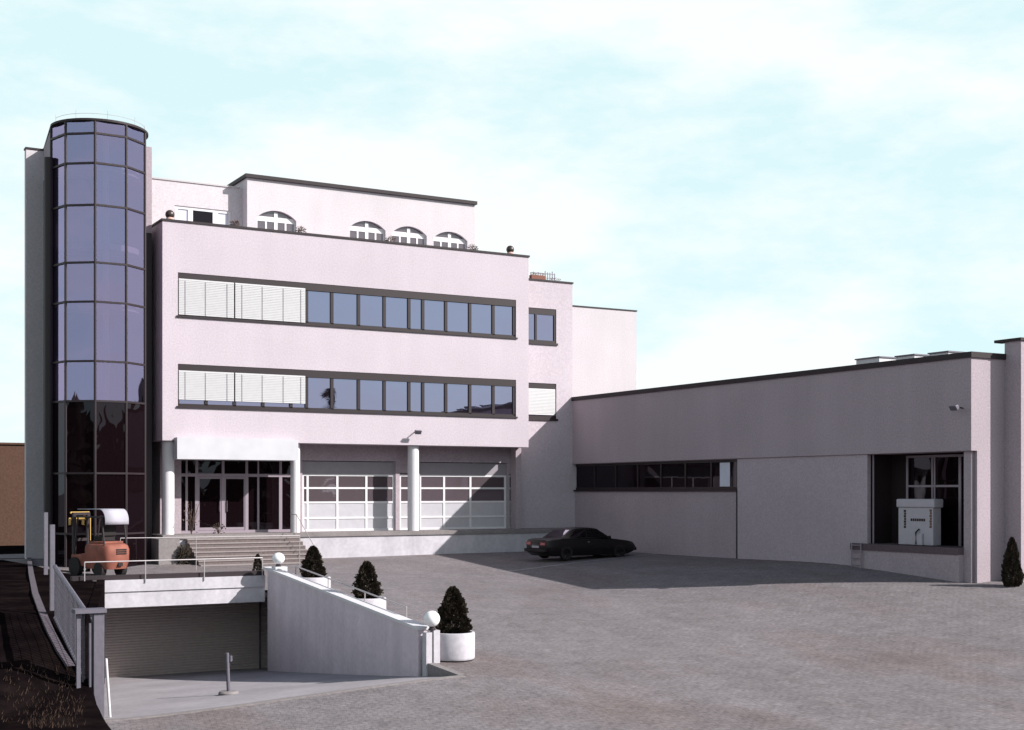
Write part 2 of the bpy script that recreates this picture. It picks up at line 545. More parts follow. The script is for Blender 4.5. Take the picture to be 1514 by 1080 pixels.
# ramp down to the garage
def rz(x, y):
    t = (y - YR) / (YG + 3.2 - YR)
    z0 = gz(x, YR)
    return z0 + (-3.50 - z0) * (t ** 0.92 if t > 0 else 0)
r = MB(); ri = {}
NX, NY = 18, 30
for i in range(NX + 1):
    for j in range(NY + 1):
        x = HOLE[0] + (HOLE[1] - HOLE[0]) * i / NX
        y = YR + (YG + 3.2 - YR) * j / NY
        ri[i, j] = len(r.v); r.v.append(Vector((x, y, rz(x, y))))
for i in range(NX):
    for j in range(NY):
        r.f.append((ri[i, j], ri[i+1, j], ri[i+1, j+1], ri[i, j+1]))
tag(r.build('ramp_driveway', M_RAMP, smooth=True), kind='structure')
# kerb line between paving and ramp
k = MB()
for i in range(24):
    xa = -9.0 + (HOLE[1] + 0.05 + 9.0) * i / 24; xb = -9.0 + (HOLE[1] + 0.05 + 9.0) * (i + 1) / 24
    za, zb = gz(xa, YR), gz(xb, YR)
    n = len(k.v)
    for x, z in ((xa, za), (xb, zb)):
        for y, dz in ((YR - 0.16, -0.1), (YR + 0.02, -0.1), (YR + 0.02, 0.018), (YR - 0.16, 0.018)):
            k.v.append(Vector((x, y, z + dz)))
    for a in range(4):
        b = (a + 1) % 4
        k.f.append((n + a, n + b, n + 4 + b, n + 4 + a))
for (ya, yb) in [(-28.2 + .35 * i, -28.2 + .35 * (i + 1)) for i in range(7)]:
    n = len(k.v)
    for y in (ya, yb):
        z = gz(HOLE[1], y)
        for x, zz in ((HOLE[1] - 0.05, z - 0.9), (HOLE[1] + 0.16, z - 0.9), (HOLE[1] + 0.16, z + 0.02), (HOLE[1] - 0.05, z + 0.02)):
            k.v.append(Vector((x, y, zz)))
    for a in range(4):
        b = (a + 1) % 4
        k.f.append((n + a, n + b, n + 4 + b, n + 4 + a))
tag(k.build('kerb_strip', M_CONCG), kind='structure')

# dark bank on the left
def bz(x, y):
    base = np.interp(y, [-40, -28.5, -27, -23.5, -15, 0, 10, 32], [-2.0, -1.62, -1.15, -0.05, 0.10, 0.10, -0.15, -0.55])
    return float(base) + (0.05 * math.sin(x * 1.3 + y * .7) + 0.03 * math.sin(x * 2.9 - y * 1.9)) * min(1, max(0, (-8.5 - x) / 2))
BN = -27.6
def xl(y):                       # upper edge of the ramp's left retaining wall
    return XG + (-9.0 - XG) * (YG - y) / (YG - BN)
def xr(y):                       # right edge of the bank
    if y <= BN: return -9.0 - (BN - y) * .12
    if y < YG: return xl(y)
    if y < 4: return -6.0
    return 20.0
bk = MB(); bi = {}
bys = [-52, -46, -42] + [-40 + .6 * i for i in range(0, 21)] + [-27.6 + .685 * i for i in range(0, 21)] + [-13.89, -12, -8, -4, 3.99, 4.0, 10, 20, 40, 60]
us = [0, .2, .38, .5, .58] + [.62 + .38 * i / 30 for i in range(31)]
for j, y in enumerate(bys):
    for i, q in enumerate(us):
        x = -70 + (xr(y) + 70) * q
        bi[i, j] = len(bk.v); bk.v.append(Vector((x, y, bz(x, y) + random.uniform(-.02, .02))))
for i in range(len(us) - 1):
    for j in range(len(bys) - 1):
        bk.f.append((bi[i, j], bi[i+1, j], bi[i+1, j+1], bi[i, j+1]))
def hit_bank(px, py):
    d = 24.0
    while d < 90:
        x, y = at_d(px, d)
        if CAM.z - (py - HY) * d / F_PX < bz(x, y): break
        d += .05
    return Vector((x, y, bz(x, y)))
# skirt so that the bank's edge reaches the ground
for j in range(len(bys) - 1):
    a, b = bk.v[bi[len(us) - 1, j]], bk.v[bi[len(us) - 1, j + 1]]
    if bys[j + 1] > -13.5: break
    if bys[j] < BN - .1: bk.quad(a, b, b - Vector((0, 0, .9)), a - Vector((0, 0, .9)))
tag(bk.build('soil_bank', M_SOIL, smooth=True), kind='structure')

# ------------------------------------------------------------------ office building
off = thing('office_building', (0, 0, 0), 'lilac rendered office block with two ribbon windows above a white entrance canopy', 'building')
W = XY(781.5, 0.0)
TOP = (ZY(240, 326, 0) + ZY(781, 381, 0)) / 2
SOF = (ZY(243, 651, 0) + ZY(783, 662, 0)) / 2
def zavg(p, q, Y):
    return (ZY(*p, Y) + ZY(*q, Y)) / 2
rx0, rx1 = XY(263, 0), XY(763, 0)
bands = [(zavg((263, 468), (763, 500), 0), zavg((263, 402), (763, 444.5), 0)),
         (zavg((263, 603), (763, 616), 0), zavg((263, 538), (763, 562), 0))]
u = MB()
u.wall('Y', 0, 0.35, 0, W, SOF, TOP, [(rx0, rx1, a, b) for a, b in bands])
u.wall('X', 0, 0.35, 0.35, 13, SOF, TOP)
u.wall('X', W - 0.35, W, 0.35, 13, SOF, TOP)
u.box(0.35, W - 0.35, 0.35, 13, SOF, SOF + 0.3)            # soffit
u.box(0.35, W - 0.35, 0.35, 13, TOP - 1.2, TOP - 1.0)      # terrace slab
u.build('upper_wall', M_WALL, off)
c = MB()
c.box(-0.05, W + 0.05, -0.05, 0.40, TOP, TOP + 0.09)
c.box(-0.05, 0.40, 0.40, 13, TOP, TOP + 0.09)
c.box(W - 0.40, W + 0.05, 0.40, 13, TOP, TOP + 0.09)
c.build('parapet_coping', M_EDGE, off)

def slats(mb, x0, x1, y, z0, z1, pitch=0.075):
    z = z0
    while z < z1 - 0.02:
        mb.quad((x0, y - 0.011, z), (x1, y - 0.011, z), (x1, y + 0.007, z + pitch * 1.02), (x0, y + 0.006, z + pitch * 1.02))
        z += pitch
    return mb

MULL = [263, 304.5, 346.5, 388.5, 430, 453, 490.5, 530, 568, 604.5, 625, 659, 694.5, 729, 763]
blind_bottom = [455 + 12, 593]
for bi_, (za, zb) in enumerate(bands):
    fr = MB()
    y0, y1 = 0.05, 0.17
    hz = zb - 0.34
    sz = za + 0.10
    fr.box(rx0 - 0.0, rx1, 0.02, 0.2, hz, zb - 0.002)
    fr.box(rx0, rx1, y0, y1, za + 0.002, sz + 0.04)
    xs = [XY(p, 0.1) for p in MULL]
    xs[0] = rx0; xs[-1] = rx1
    hw = 0.072
    for i, x in enumerate(xs):
        if i == 0: fr.box(rx0 + 0.001, rx0 + 0.08, y0, y1, sz, hz)
        elif i == len(xs) - 1: fr.box(rx1 - 0.14, rx1 - 0.001, y0, y1, sz, hz)
        else: fr.box(x - hw, x + hw, y0, y1, sz, hz)
    fr = fr.build('ribbon_window', M_FRAME, off)
    MB().box(rx0 - 0.06, rx1 + 0.06, -0.07, 0.05, za - 0.05, za + 0.03).build('sill', M_FRAME, fr)
    for i in range(len(xs) - 1):
        a = xs[i] + (0.08 if i == 0 else hw); b = xs[i+1] - (0.14 if i == len(xs) - 2 else hw)
        rot = random.uniform(-.002, .002)
        MB().box(a - .01, b + .01, 0.115 + rot, 0.135 + rot, sz + .03, hz + .01).build('pane', G_BLUE, fr)
    # outside venetian blinds over the first five panes
    zb0 = (sz - 0.02) if bi_ == 0 else ZY(358, 594, 0)
    for (pa, pb) in ((264.5, 346), (348, 451.5)):
        xa, xb = XY(pa, 0), XY(pb, 0)
        bl = slats(MB(), xa, xb, 0.012, zb0, hz + 0.05).build('blind', M_BLIND, fr, weld=False)
        for q in ([274, 304, 336] if pa < 300 else [358, 388, 419, 445]):
            x = XY(q, 0)
            MB().box(x - .009, x + .009, -0.014, -0.006, zb0, hz).build('ladder_cord', M_CORD, bl)

# ground floor wall with entrance and gates
YB = 1.5
def rect(pa, pb, pt, pbm, Y):
    xa, xb = XY(pa, Y), XY(pb, Y)
    return xa, xb, Zat(pbm, (xa + xb) / 2, Y), Zat(pt, (xa + xb) / 2, Y)
ent = rect(268, 436, 668, 783, YB); ent = (ent[0], ent[1], FLOOR + 0.001, 4.75)
g1 = rect(447, 585, 682, 784, YB); g1 = (g1[0], g1[1], FLOOR + 0.001, g1[3])
g2 = rect(621, 750, 683, 783, YB); g2 = (g2[0], g2[1], FLOOR + 0.001, g1[3])
WINGX = XH
HALLTOP = ZX(846, 593, XH)
wtop = ZY(813, 417, YB)
ww = XY(822.5, YB)
wz = [(ZY(805, 508, YB), ZY(805, 456.5, YB)), (ZY(805, 620, YB), ZY(805, 567, YB))]
gw = MB()
g3 = (XY(591, YB), XY(608, YB), g1[2], g1[3] - .55)
g4 = (XY(752, YB), XY(760, YB), g1[2], g1[3] - .55)
gw.wall('Y', YB, YB + 0.3, 0.3, W + 0.02, -0.4, SOF, [ent, g1, g2, g3, g4])
gw.wall('X', 0.3, 0.6, YB + 0.3, 12, -0.4, SOF)
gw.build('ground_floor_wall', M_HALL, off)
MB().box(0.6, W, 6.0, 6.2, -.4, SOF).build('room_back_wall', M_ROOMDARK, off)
wg = MB()
wg.wall('Y', YB, YB + 0.3, W + 0.02, WINGX, -0.4, wtop, [(W + 0.1, ww, a, b) for a, b in wz])
wg.wall('X', WINGX - .3, WINGX, YB + 0.3, 13, -0.4, wtop)
wg.box(WINGX, WINGX + .5, YB, YB + .3, -.4, HALLTOP - .3)
wg.box(W + .02, WINGX - .3, YB + 0.3, 13, wtop - 1.2, wtop - 1.0)
wg.build('wing_wall', M_WALL, off)
MB().box(W, WINGX + .04, YB - 0.05, YB + 0.34, wtop, wtop + 0.08).build('wing_coping', M_EDGE, off)
for i, (a, b) in enumerate(wz):
    f = MB()
    x0, x1 = W + 0.1, ww
    f.box(x0, x1, YB + .03, YB + .15, b - .32, b - .002)
    f.box(x0, x1, YB + .03, YB + .15, a + .002, a + .16)
    xm = XY(793, YB)
    for xx, h in ((x0 + .05, .05), (xm, .055), (x1 - .06, .06)):
        f.box(xx - h, xx + h - .001, YB + .03, YB + .15, a + .16, b - .32)
    f = f.build('wing_window', M_FRAME, off)
    MB().box(x0 - .05, x1 + .07, YB - .07, YB + .03, a - .08, a + .03).build('sill', M_FRAME, f)
    for (p, q) in ((x0 + .1, xm - .055), (xm + .055, x1 - .12)):
        MB().box(p - .01, q + .01, YB + .09, YB + .11, a + .15, b - .31).build('pane', G_BLUE, f)
    if i == 1:
        slats(MB(), x0 + .02, x1 - .06, YB + .01, a + .22, b - .3).build('blind', M_BLIND, f, weld=False)
# rear block
YK = 7.0
kz = zavg((843, 453), (941, 461), YK)
kx1 = XY(941, YK)
rb = MB()
rb.wall('Y', YK, YK + .3, WINGX - 3, kx1, 0, kz)
rb.wall('X', kx1 - .3, kx1, YK + .3, 18, 0, kz)
rb.box(WINGX - 3, kx1 - .3, YK + .3, 18, kz - .8, kz - .6)
rb.build('rear_block_wall', M_WALL2, off)
MB().box(WINGX - 3, kx1 + .04, YK - .04, YK + .34, kz, kz + .07).build('rear_block_coping', M_EDGE, off)

# penthouse
YP, YL = 4.0, 4.7
pa, pb = XY(365.5, YP), XY(702, YP)
pz = zavg((365, 262), (702, 304), YP)
pbase = TOP - 1.0
arch_px = [(380, 438, 312), (517, 570, 327), (580, 631, 335), (641, 691, 343)]
ph = MB(); holes = []; arcs = []
for (a, b, t) in arch_px:
    x0, x1 = XY(a, YP), XY(b, YP)
    zt = ZY((a + b) / 2, t, YP)
    holes.append((x0, x1, pbase + 0.2, zt)); arcs.append((x0, x1, zt))
ph.wall('Y', YP, YP + .3, pa, pb, pbase, pz, holes)
RISE = 0.40
for (x0, x1, zt) in arcs:
    w = x1 - x0; xm = (x0 + x1) / 2
    R = (w * w / 4 + RISE * RISE) / (2 * RISE)
    def az(x): return zt - R + math.sqrt(max(0, R * R - (x - xm) ** 2))
    for (sa, sb) in ((x0, xm), (xm, x1)):
        pts = [(sa + (sb - sa) * i / 8, az(sa + (sb - sa) * i / 8)) for i in range(9)]
        corner = (x0, zt) if sa == x0 else (x1, zt)
        for i in range(8):
            tri = [pts[i], pts[i+1], corner]
            if abs(pts[i+1][1] - zt) < 1e-4 and corner[0] == x0 or abs(pts[i][1] - zt) < 1e-4 and corner[0] == x1:
                pass
            ph.prism(tri, 'Y', YP, YP + .3)
ph.wall('X', pa, pa + .3, YP + .3, 12, pbase, pz)
ph.wall('X', pb - .3, pb, YP + .3, 12, pbase, pz)
ph.build('penthouse_wall', M_WALL2, off)
MB().box(pa - .12, pb + .08, YP - .14, 12.2, pz, pz + .17).build('penthouse_roof', M_EDGE, off)
for (x0, x1, zt) in arcs:
    f = MB(); xm = (x0 + x1) / 2; w = x1 - x0
    ztr = zt - RISE - 0.02
    yb0, yb1 = YP + .14, YP + .22
    z0 = pbase + .2
    f.box(x0 + .001, x1 - .001, yb0, yb1, ztr - .12, ztr + .12)
    f.box(xm - .09, xm + .09, yb0 - .01, yb1 + .01, z0, zt - .06)
    f.box(x0 + .001, x0 + .07, yb0, yb1, z0, ztr - .12)
    f.box(x1 - .07, x1 - .001, yb0, yb1, z0, ztr - .12)
    for q in (.25, .75):
        f.box(x0 + w * q - .045, x0 + w * q + .045, yb0, yb1, z0, ztr - .12)
    f = f.build('arched_window', M_WHITE, off)
    MB().box(x0 + .002, x1 - .002, YP + .17, YP + .19, z0, zt - .002).build('pane', G_GREY, f)
# lower left roof storey with its strip window
lx0 = XY(217, YL); lz = zavg((226, 265), (357, 279), YL)
w0, w1 = XY(258, YL), XY(342, YL)
wza, wzb = pbase + .3, ZY(300, 308, YL)
lw = MB()
lw.wall('Y', YL, YL + .3, lx0, pa - .001, pbase, lz, [(w0, w1, wza, wzb)])
lw.box(lx0, pa - .002, YL + .3, 12, lz - .5, lz - .3)
lw.build('roof_storey_wall', M_WALL2, off)
MB().box(lx0, pa - .13, YL - .05, YL + .35, lz, lz + .07).build('roof_storey_coping', M_RAIL, off)
f = MB()
f.box(w0, w1, YL + .05, YL + .15, wzb - .14, wzb - .002)
for q, h in ((261, .07), (282, .12), (319, .13), (340, .06)):
    x = XY(q, YL); f.box(x - h, x + h, YL + .05, YL + .15, wza, wzb - .14)
f = f.build('terrace_window', M_WHITE, off)
MB().box(w0 + .01, XY(282, YL), YL + .10, YL + .12, wza, wzb - .1).build('curtain', M_CURT, f)
MB().box(XY(282, YL), XY(319, YL), YL + .11, YL + .13, wza, wzb - .1).build('pane', G_DARK, f)
MB().box(XY(319, YL), w1 - .01, YL + .10, YL + .12, wza, wzb - .1).build('curtain', M_CURT, f)

# sectional gates
def gate(x0, x1, z0, z1, pxv, parent, nm='sectional_gate'):
    y0, y1 = YB + .10, YB + .18
    zr = [ZY(520, p, YB) for p in (703, 722, 743, 766)]
    t = .045
    f = MB()
    f.box(x0 + .002, x1 - .002, y0, y1, z0, z0 + .10)
    for z in zr: f.box(x0 + .002, x1 - .002, y0, y1, z - t, z + t)
    xs = [x0 + .06] + [XY(p, YB) for p in pxv] + [x1 - .06]
    for x in xs:
        zz = [z0 + .10] + [zr[3], zr[2], zr[1], zr[0]]
        for a, b in zip(zz, zz[1:]):
            f.box(x - .055, x + .055, y0 + .002, y1 - .002, a + (t if a != z0 + .10 else 0), b - t)
    f = f.build(nm, M_WHITE, parent)
    MB().box(x0 + .002, x1 - .002, y0 + .01, y1 - .01, zr[0] + t, z1 - .03).build('gate_top_panel', M_GREY, f)
    bounds = [z0 + .05, zr[3], zr[2], zr[1], zr[0]]
    for r_ in range(4):
        for a, b in zip(xs, xs[1:]):
            MB().box(a, b, y0 + .03, y0 + .05, bounds[r_], bounds[r_+1]).build('gate_window' if r_ >= 2 else 'gate_panel', G_GREY if r_ >= 2 else M_LITE, f)
gate(*g1, (456, 500, 543), off)
gate(*g2, (658, 697), off)
gate(*g3, (), off, 'side_light')
gate(*g4, (), off, 'side_light')

# columns under the overhang
def column(px, rr, Y):
    x = XY(px, Y)
    MB().lathe([(rr, FLOOR), (rr, SOF - 0.002)], (x, Y, 0), 28).build('column', M_WHITE, off, smooth=True)
column(248.5, 0.27, 0.45)
column(436.5, 0.22, 0.45)
column(611, 0.27, 0.45)
MB().box(XY(762, 1.0), XY(770, 1.0), .95, YB - .001, FLOOR, SOF - .002).build('pier', M_HALL, off)
# canopy
cx0, cx1 = XY(262, -.4), XY(441, -.4)
cz0, cz1 = ZY(350, 680, -.4), ZY(350, 648.5, -.4)
MB().prism([(-.40, cz0), (-.40, cz1), (-.004, cz1), (-.004, SOF - .03), (YB + .05, SOF - .03), (YB + .05, cz0)], 'X', cx0, cx1).build('canopy', M_CANOPY, off)
# glazed entrance
YE = YB + .12
e = MB()
xs = [XY(p, YE) for p in (276, 291, 330, 365, 382, 415)]
wd = [.05, .075, .075, .075, .045, .075]
ez0 = FLOOR + .12; ez1 = ZY(350, 703, YE)
e.box(ent[0] + .002, ent[1] - .002, YE, YE + .1, FLOOR + .002, ez0)
e.box(ent[0] + .002, ent[1] - .002, YE, YE + .1, ez1 - .07, ez1 + .07)
for x, h in zip(xs, wd):
    e.box(x - h, x + h, YE + .002, YE + .098, ez0, ez1 - .07)
    e.box(x - h * .8, x + h * .8, YE + .002, YE + .098, ez1 + .07, ent[3] - .002)
e = e.build('entrance_glazing', M_ALU, off)
xx = [ent[0]] + xs + [ent[1]]
for a, b in zip(xx, xx[1:]):
    MB().box(a, b, YE + .05, YE + .07, ez1, ent[3] - .004).build('pane', G_DARK, e)
    if abs(a - xs[1]) < 1e-6 or abs(a - xs[2]) < 1e-6:
        continue
    MB().box(a, b, YE + .05, YE + .07, ez0, ez1).build('pane', G_DARK, e)
for a, b, sgn in ((xs[1] + .075, xs[2] - .075, 1), (xs[2] + .075, xs[3] - .075, -1)):
    d = MB()
    d.box(a, b, YE + .03, YE + .08, ez0 + .01, ez0 + .13); d.box(a, b, YE + .03, YE + .08, ez1 - .17, ez1 - .08)
    d.box(a, a + .06, YE + .03, YE + .08, ez0 + .13, ez1 - .17); d.box(b - .06, b, YE + .03, YE + .08, ez0 + .13, ez1 - .17)
    d = d.build('door', M_ALU, off)
    MB().box(a + .06, b - .06, YE + .05, YE + .065, ez0 + .13, ez1 - .17).build('door_pane', G_DARK, d)
    hx = b - .10 if sgn > 0 else a + .10
    MB().tube([(hx, YE - .03, ez0 + .85), (hx, YE - .03, ez0 + 1.35)], .018).tube([(hx, YE + .03, ez0 + .9), (hx, YE - .03, ez0 + .9)], .012).tube([(hx, YE + .03, ez0 + 1.3), (hx, YE - .03, ez0 + 1.3)], .012).build('handle', M_CHROME, d)
# loading dock base of the office
sx0, sx1 = XY(276, -.6), XY(441, -.5)
dk = MB()
dk.box(.2, XH + .1, -.35, YB, -.6, FLOOR - .18)
dk = dk.build('dock_base', M_CONC, off)
MB().box(-.1, XH + .1, -.42, YB - .001, FLOOR - .18, FLOOR).build('dock_slab', M_CONCG, off)

# ------------------------------------------------------------------ entrance steps
st = thing('entrance_steps', (0.5 * (sx0 + sx1), -1.5, -.25), 'wide grey stone flight of steps up to the glazed entrance', 'steps')
nst, run = 8, 0.33
zbot = -.30
rise = (FLOOR - zbot) / nst
tread = MB(); nose = MB()
for i in range(nst - 1):
    zt = FLOOR - rise * (i + 1)
    ya = -.425 - run * (i + 1)
    tread.box(sx0, sx1, ya, ya + run - .001, zbot - .3, zt - .05)
    nose.box(sx0 - .02, sx1 - .004, ya - .03, ya + run - .002, zt - .05, zt)
tread.build('step', M_STEP, st)
nose.build('step_edge', M_NOSE, st)
MB().box(sx1, sx1 + .02, -.425 - run * 7, -.43, -.6, .3).build('side_cheek', M_CONCG, st)
# low planting wall left of the steps
pw = MB()
px0, px1 = XY(231, -1.2), XY(262, -1.2)
pw.box(px0, px1, -1.6, -.43, -.5, FLOOR - .12)
pw = tag(pw.build('planting_wall', M_CONCG, origin=(px0, -1.2, -.3)), 'short grey concrete wall block left of the entrance steps', 'wall')

# ------------------------------------------------------------------ stair tower
TC = Vector((*at_d(147, 56.6), 0)); TR = 1.94
tw = thing('stair_tower', (TC.x, TC.y, 0), 'tall round stair tower of tinted blue glass with dark frames', 'tower')
tocam = Vector((CAM.x - TC.x, CAM.y - TC.y)).normalized()
rgt = Vector((-tocam.y, tocam.x))
if rgt.dot(U) < 0: rgt = -rgt
def tp(phi, r_=TR):
    v = tocam * math.cos(RAD(phi)) + rgt * math.sin(RAD(phi))
    return Vector((TC.x + v.x * r_, TC.y + v.y * r_, 0))
ang = [-119, -81, -43, -5, 33, 71, 109]
fx, fy = tp(-5).x, tp(-5).y
zr = [Zat(p, fx, fy) for p in (178, 197, 241, 303, 388, 446, 534, 593, 700, 790)] + [-.3]
ZT = zr[0]
fm = MB()
pr = .055
for a in ang:
    p = tp(a)
    fm.tube([(p.x, p.y, -.3), (p.x, p.y, ZT)], pr, 8)
for z in zr[:-1]:
    for a, b in zip(ang, ang[1:]):
        p, q = tp(a), tp(b)
        d = (q - p).normalized(); n = Vector((d.y, -d.x, 0)) * .05
        h = .04
        fm.v += [p + n + Vector((0, 0, z - h)), q + n + Vector((0, 0, z - h)), q + n + Vector((0, 0, z + h)), p + n + Vector((0, 0, z + h)),
                 p - n + Vector((0, 0, z - h)), q - n + Vector((0, 0, z - h)), q - n + Vector((0, 0, z + h)), p - n + Vector((0, 0, z + h))]
        k_ = len(fm.v) - 8
        for f_ in ((0,1,2,3),(7,6,5,4),(0,4,5,1),(1,5,6,2),(2,6,7,3),(3,7,4,0)):
            fm.f.append(tuple(k_ + i for i in f_))
gf = fm.build('glazing_frame', M_FRAME, tw)
for a, b in zip(ang, ang[1:]):
    for z1_, z0_ in zip(zr, zr[1:]):
        p, q = tp(a), tp(b)
        tl = Vector((0, 0, 0)) 
        MB().quad((p.x, p.y, z0_ + .03), (q.x, q.y, z0_ + .03), (q.x, q.y, z1_ - .03), (p.x, p.y, z1_ - .03)).build('pane', G_TOWER if z0_ > 4 else G_DARK, gf, weld=False)
# cap following the round front and running back to the side wall
YS = 3.7
sxr, sxl = XY(64.5, YS), XY(38.5, YS)
capr = [tp(a, TR + .06) for a in range(-75, 111, 6)]
poly = [(p.x, p.y) for p in capr] + [(tp(109).x + .1, YS + 3), (sxr + .1, YS + 3), (sxr, YS)]
MB().prism(poly, 'Z', ZT - .02, ZT + .07).build('cap', M_EDGE, tw)
# wall behind, side wall, flat strip windows
STOP = ZY(52, 222, YS)
slb = MB()
slb.box(sxl, sxr, YS, YS + .35, -.4, STOP)
slb.build('side_wall', M_WALL2, tw)
MB().box(sxl - .03, sxr + .03, YS - .04, YS + .39, STOP, STOP + .08).build('side_wall_coping', M_EDGE, tw)
p0 = tp(-81)
pan = MB()
zf0 = Zat(238, p0.x, p0.y)
pan.v += [Vector((p0.x, p0.y, zf0)), Vector((sxr, YS, zf0)), Vector((sxr, YS, ZT - .02)), Vector((p0.x, p0.y, ZT - .02)),
          Vector((p0.x + .1, p0.y, zf0)), Vector((sxr + .1, YS, zf0)), Vector((sxr + .1, YS, ZT - .02)), Vector((p0.x + .1, p0.y, ZT - .02))]
for f_ in ((0,1,2,3),(7,6,5,4),(0,4,5,1),(3,2,6,7)):
    pan.f.append(f_)
pan.build('upper_side_panel', M_HALL, tw)
fl = MB()
x0 = XY(65.5, YS); x1 = XY(76, YS)
zz = [Zat(p, x0, YS + .1) for p in (245, 304, 396, 451, 540, 596, 700)]
fl.box(x0 - .03, x0 + .05, YS + .02, YS + .12, -.3, ZT - .1)
fl.box(x1 - .05, x1 + .05, YS + .02, YS + .12, -.3, ZT - .1)
for z in zz: fl.box(x0 + .05, x1 - .05, YS + .02, YS + .12, z - .05, z + .05)
fl = fl.build('side_window', M_FRAME, tw)
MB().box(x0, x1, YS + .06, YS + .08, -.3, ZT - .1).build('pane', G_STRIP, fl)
# added dark column standing in for a reflection in the glass, and dark back wall
dp = tp(-80, TR + .10)
MB().lathe([(.19, -.3), (.19, zf0 + .1)], (dp.x, dp.y, 0), 20).build('reflection_column', M_DARKMETAL, tw, smooth=True)
bw = MB()
bw.box(x1, -.02, YS + .2, YS + .5, -.4, ZT - .1)
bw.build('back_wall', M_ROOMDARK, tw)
# right hand flank: dark panel with a pale upper field
qx0, qx1 = tp(86).x, XY(224.5, .9)
MB().box(qx0, qx1, .9, YS, -.3, Zat(345, qx1, .9)).build('flank_panel', M_DARKMETAL, tw)
MB().box(qx0, qx1, .9, YS, Zat(345, qx1, .9), ZT - .03).build('flank_upper_panel', M_HALL, tw)
# inside: floors and a pale column
fi = MB()
for z in (zr[2], zr[3] - 1.5, zr[5], zr[7]):
    pts = [(tp(a, TR - .25).x, tp(a, TR - .25).y) for a in range(-100, 101, 12)]
    fi.prism(pts, 'Z', z - .25, z)
fi.build('floor_slab', M_CONC, tw)
cp = tp(10, TR - .45)
MB().lathe([(.13, -.2), (.13, ZT - .4)], (cp.x, cp.y, 0), 16).build('inner_column', M_WHITE, tw, smooth=True)
core = MB()  # opaque core added to stop sun passing through the glass onto the side wall
cpts = [tp(a, TR - .05) for a in range(95, 266, 10)]
for p_a, p_b in zip(cpts, cpts[1:]):
    core.quad((p_a.x, p_a.y, -.3), (p_b.x, p_b.y, -.3), (p_b.x, p_b.y, ZT - .1), (p_a.x, p_a.y, ZT - .1))
core.quad((cpts[0].x, cpts[0].y, -.3), (cpts[-1].x, cpts[-1].y, -.3), (cpts[-1].x, cpts[-1].y, ZT - .1), (cpts[0].x, cpts[0].y, ZT - .1))
core.build('sun_block_core', mat('sun_blocker', (0.13, 0.10, 0.125), 0.9), tw, weld=False)
# roof wire rail
rw = MB()
ring = [tp(a, TR - .1) for a in range(-70, 95, 8)]
rw.tube([(p.x, p.y, ZT + .30) for p in ring], .007, 5)
for p in ring[::5] + [ring[-1]]:
    rw.tube([(p.x, p.y, ZT + .1), (p.x, p.y, ZT + .45)], .007, 5)
rw.build('roof_rail', M_RAIL, tw)

# ------------------------------------------------------------------ warehouse
YC = YX(1436, XH)
wh = thing('warehouse', (XH, YC, 0), 'long low lilac warehouse wing with dark roof edge, strip window and loading bay', 'building')
HT = (ZX(846, 593, XH) + ZX(1436, 529, XH)) / 2
OV = (ZX(850, 685, XH) + ZX(1436, 668, XH)) / 2
XL = XH + .15
up = MB()
ys0 = YB - .002
up.wall('X', XH, XH + .3, YC, ys0, OV, HT)
up.box(XH + .3, XH + 18, YC, YC + .3, -.6, HT)
up.box(XH + .3, XL + .3, YC + .3, ys0, OV, OV + .2)
up.box(XH + .3, XH + 18, YC + .3, ys0, HT - .5, HT - .3)
up.box(XL + .3, XL + 1.6, YC + .3, YC + 12, OV, OV + .2)
up.box(XH + 17.8, XH + 18, YC + .3, ys0, -.6, HT - .5)
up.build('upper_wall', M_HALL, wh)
MB().box(XH - .07, XH + 18, YC - .07, ys0, HT, HT + .20).build('roof_edge', M_EDGE, wh)
sy1, sy0 = YX(848, XL), YX(1090, XL)
sza = (ZX(850, 724, XL) + ZX(1088, 725, XL)) / 2
oy1, oy0 = YX(1284, XL), YX(1425, XL)
lo = MB()
lo.wall('X', XL, XL + .12, YX(1436, XL) + .0, ys0, -.6, OV - .002, [(sy0, sy1, sza, OV - .03), (oy0, oy1, -.599, OV - .02)])
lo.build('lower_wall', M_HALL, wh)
MB().box(XL - .06, XL + .001, YX(1284, XL), YX(1092, XL), -.5, OV - .004).build('projecting_wall_panel', M_HALL2, wh)
MB().tube([(XL - .02, sy0 - .02, -.4), (XL - .02, sy0 - .02, sza)], .05).build('downpipe', M_DARKMETAL, wh)
# corner pier: the lit end face
pf = MB()
px1_ = XH + 3.0
pf.box(XL + .3, px1_, YX(1440, XL) , YC - .001, -.6, OV)
# strip window
f = MB()
f.box(XL + .06, XL + .16, sy0, sy1, sza + .001, sza + .12)
f.box(XL + .06, XL + .16, sy0, sy1, OV - .14, OV - .031)
nsy = 7
for i in range(nsy + 1):
    y = sy0 + (sy1 - sy0) * i / nsy
    h = .05 if 0 < i < nsy else .12
    f.box(XL + .06, XL + .16, max(sy0 + .001, y - h), min(sy1 - .001, y + h), sza + .12, OV - .14)
f = f.build('strip_window', M_FRAME, wh)
for i in range(nsy):
    y = sy0 + (sy1 - sy0) * i / nsy; y2 = sy0 + (sy1 - sy0) * (i + 1) / nsy
    MB().box(XL + .10, XL + .12, y + .03, y2 - .03, sza + .1, OV - .12).build('pane', G_DARK, f)
MB().box(XL - .09, XL + .06, sy0 - .05, sy1 + .05, sza - .08, sza + .001).build('sill', M_FRAME, f)
cu = MB(); ya, yb_ = YX(1077, XL), YX(1062, XL)
for i in range(10):
    y = ya + (yb_ - ya) * i / 10; y2 = ya + (yb_ - ya) * (i + 1) / 10
    dx = .012 * (i % 2)
    cu.quad((XL + .085 + dx, y, sza + .14), (XL + .097 - dx, y2, sza + .14), (XL + .097 - dx, y2, OV - .16), (XL + .085 + dx, y, OV - .16))
cu.build('curtain', M_CURT, f, weld=False)
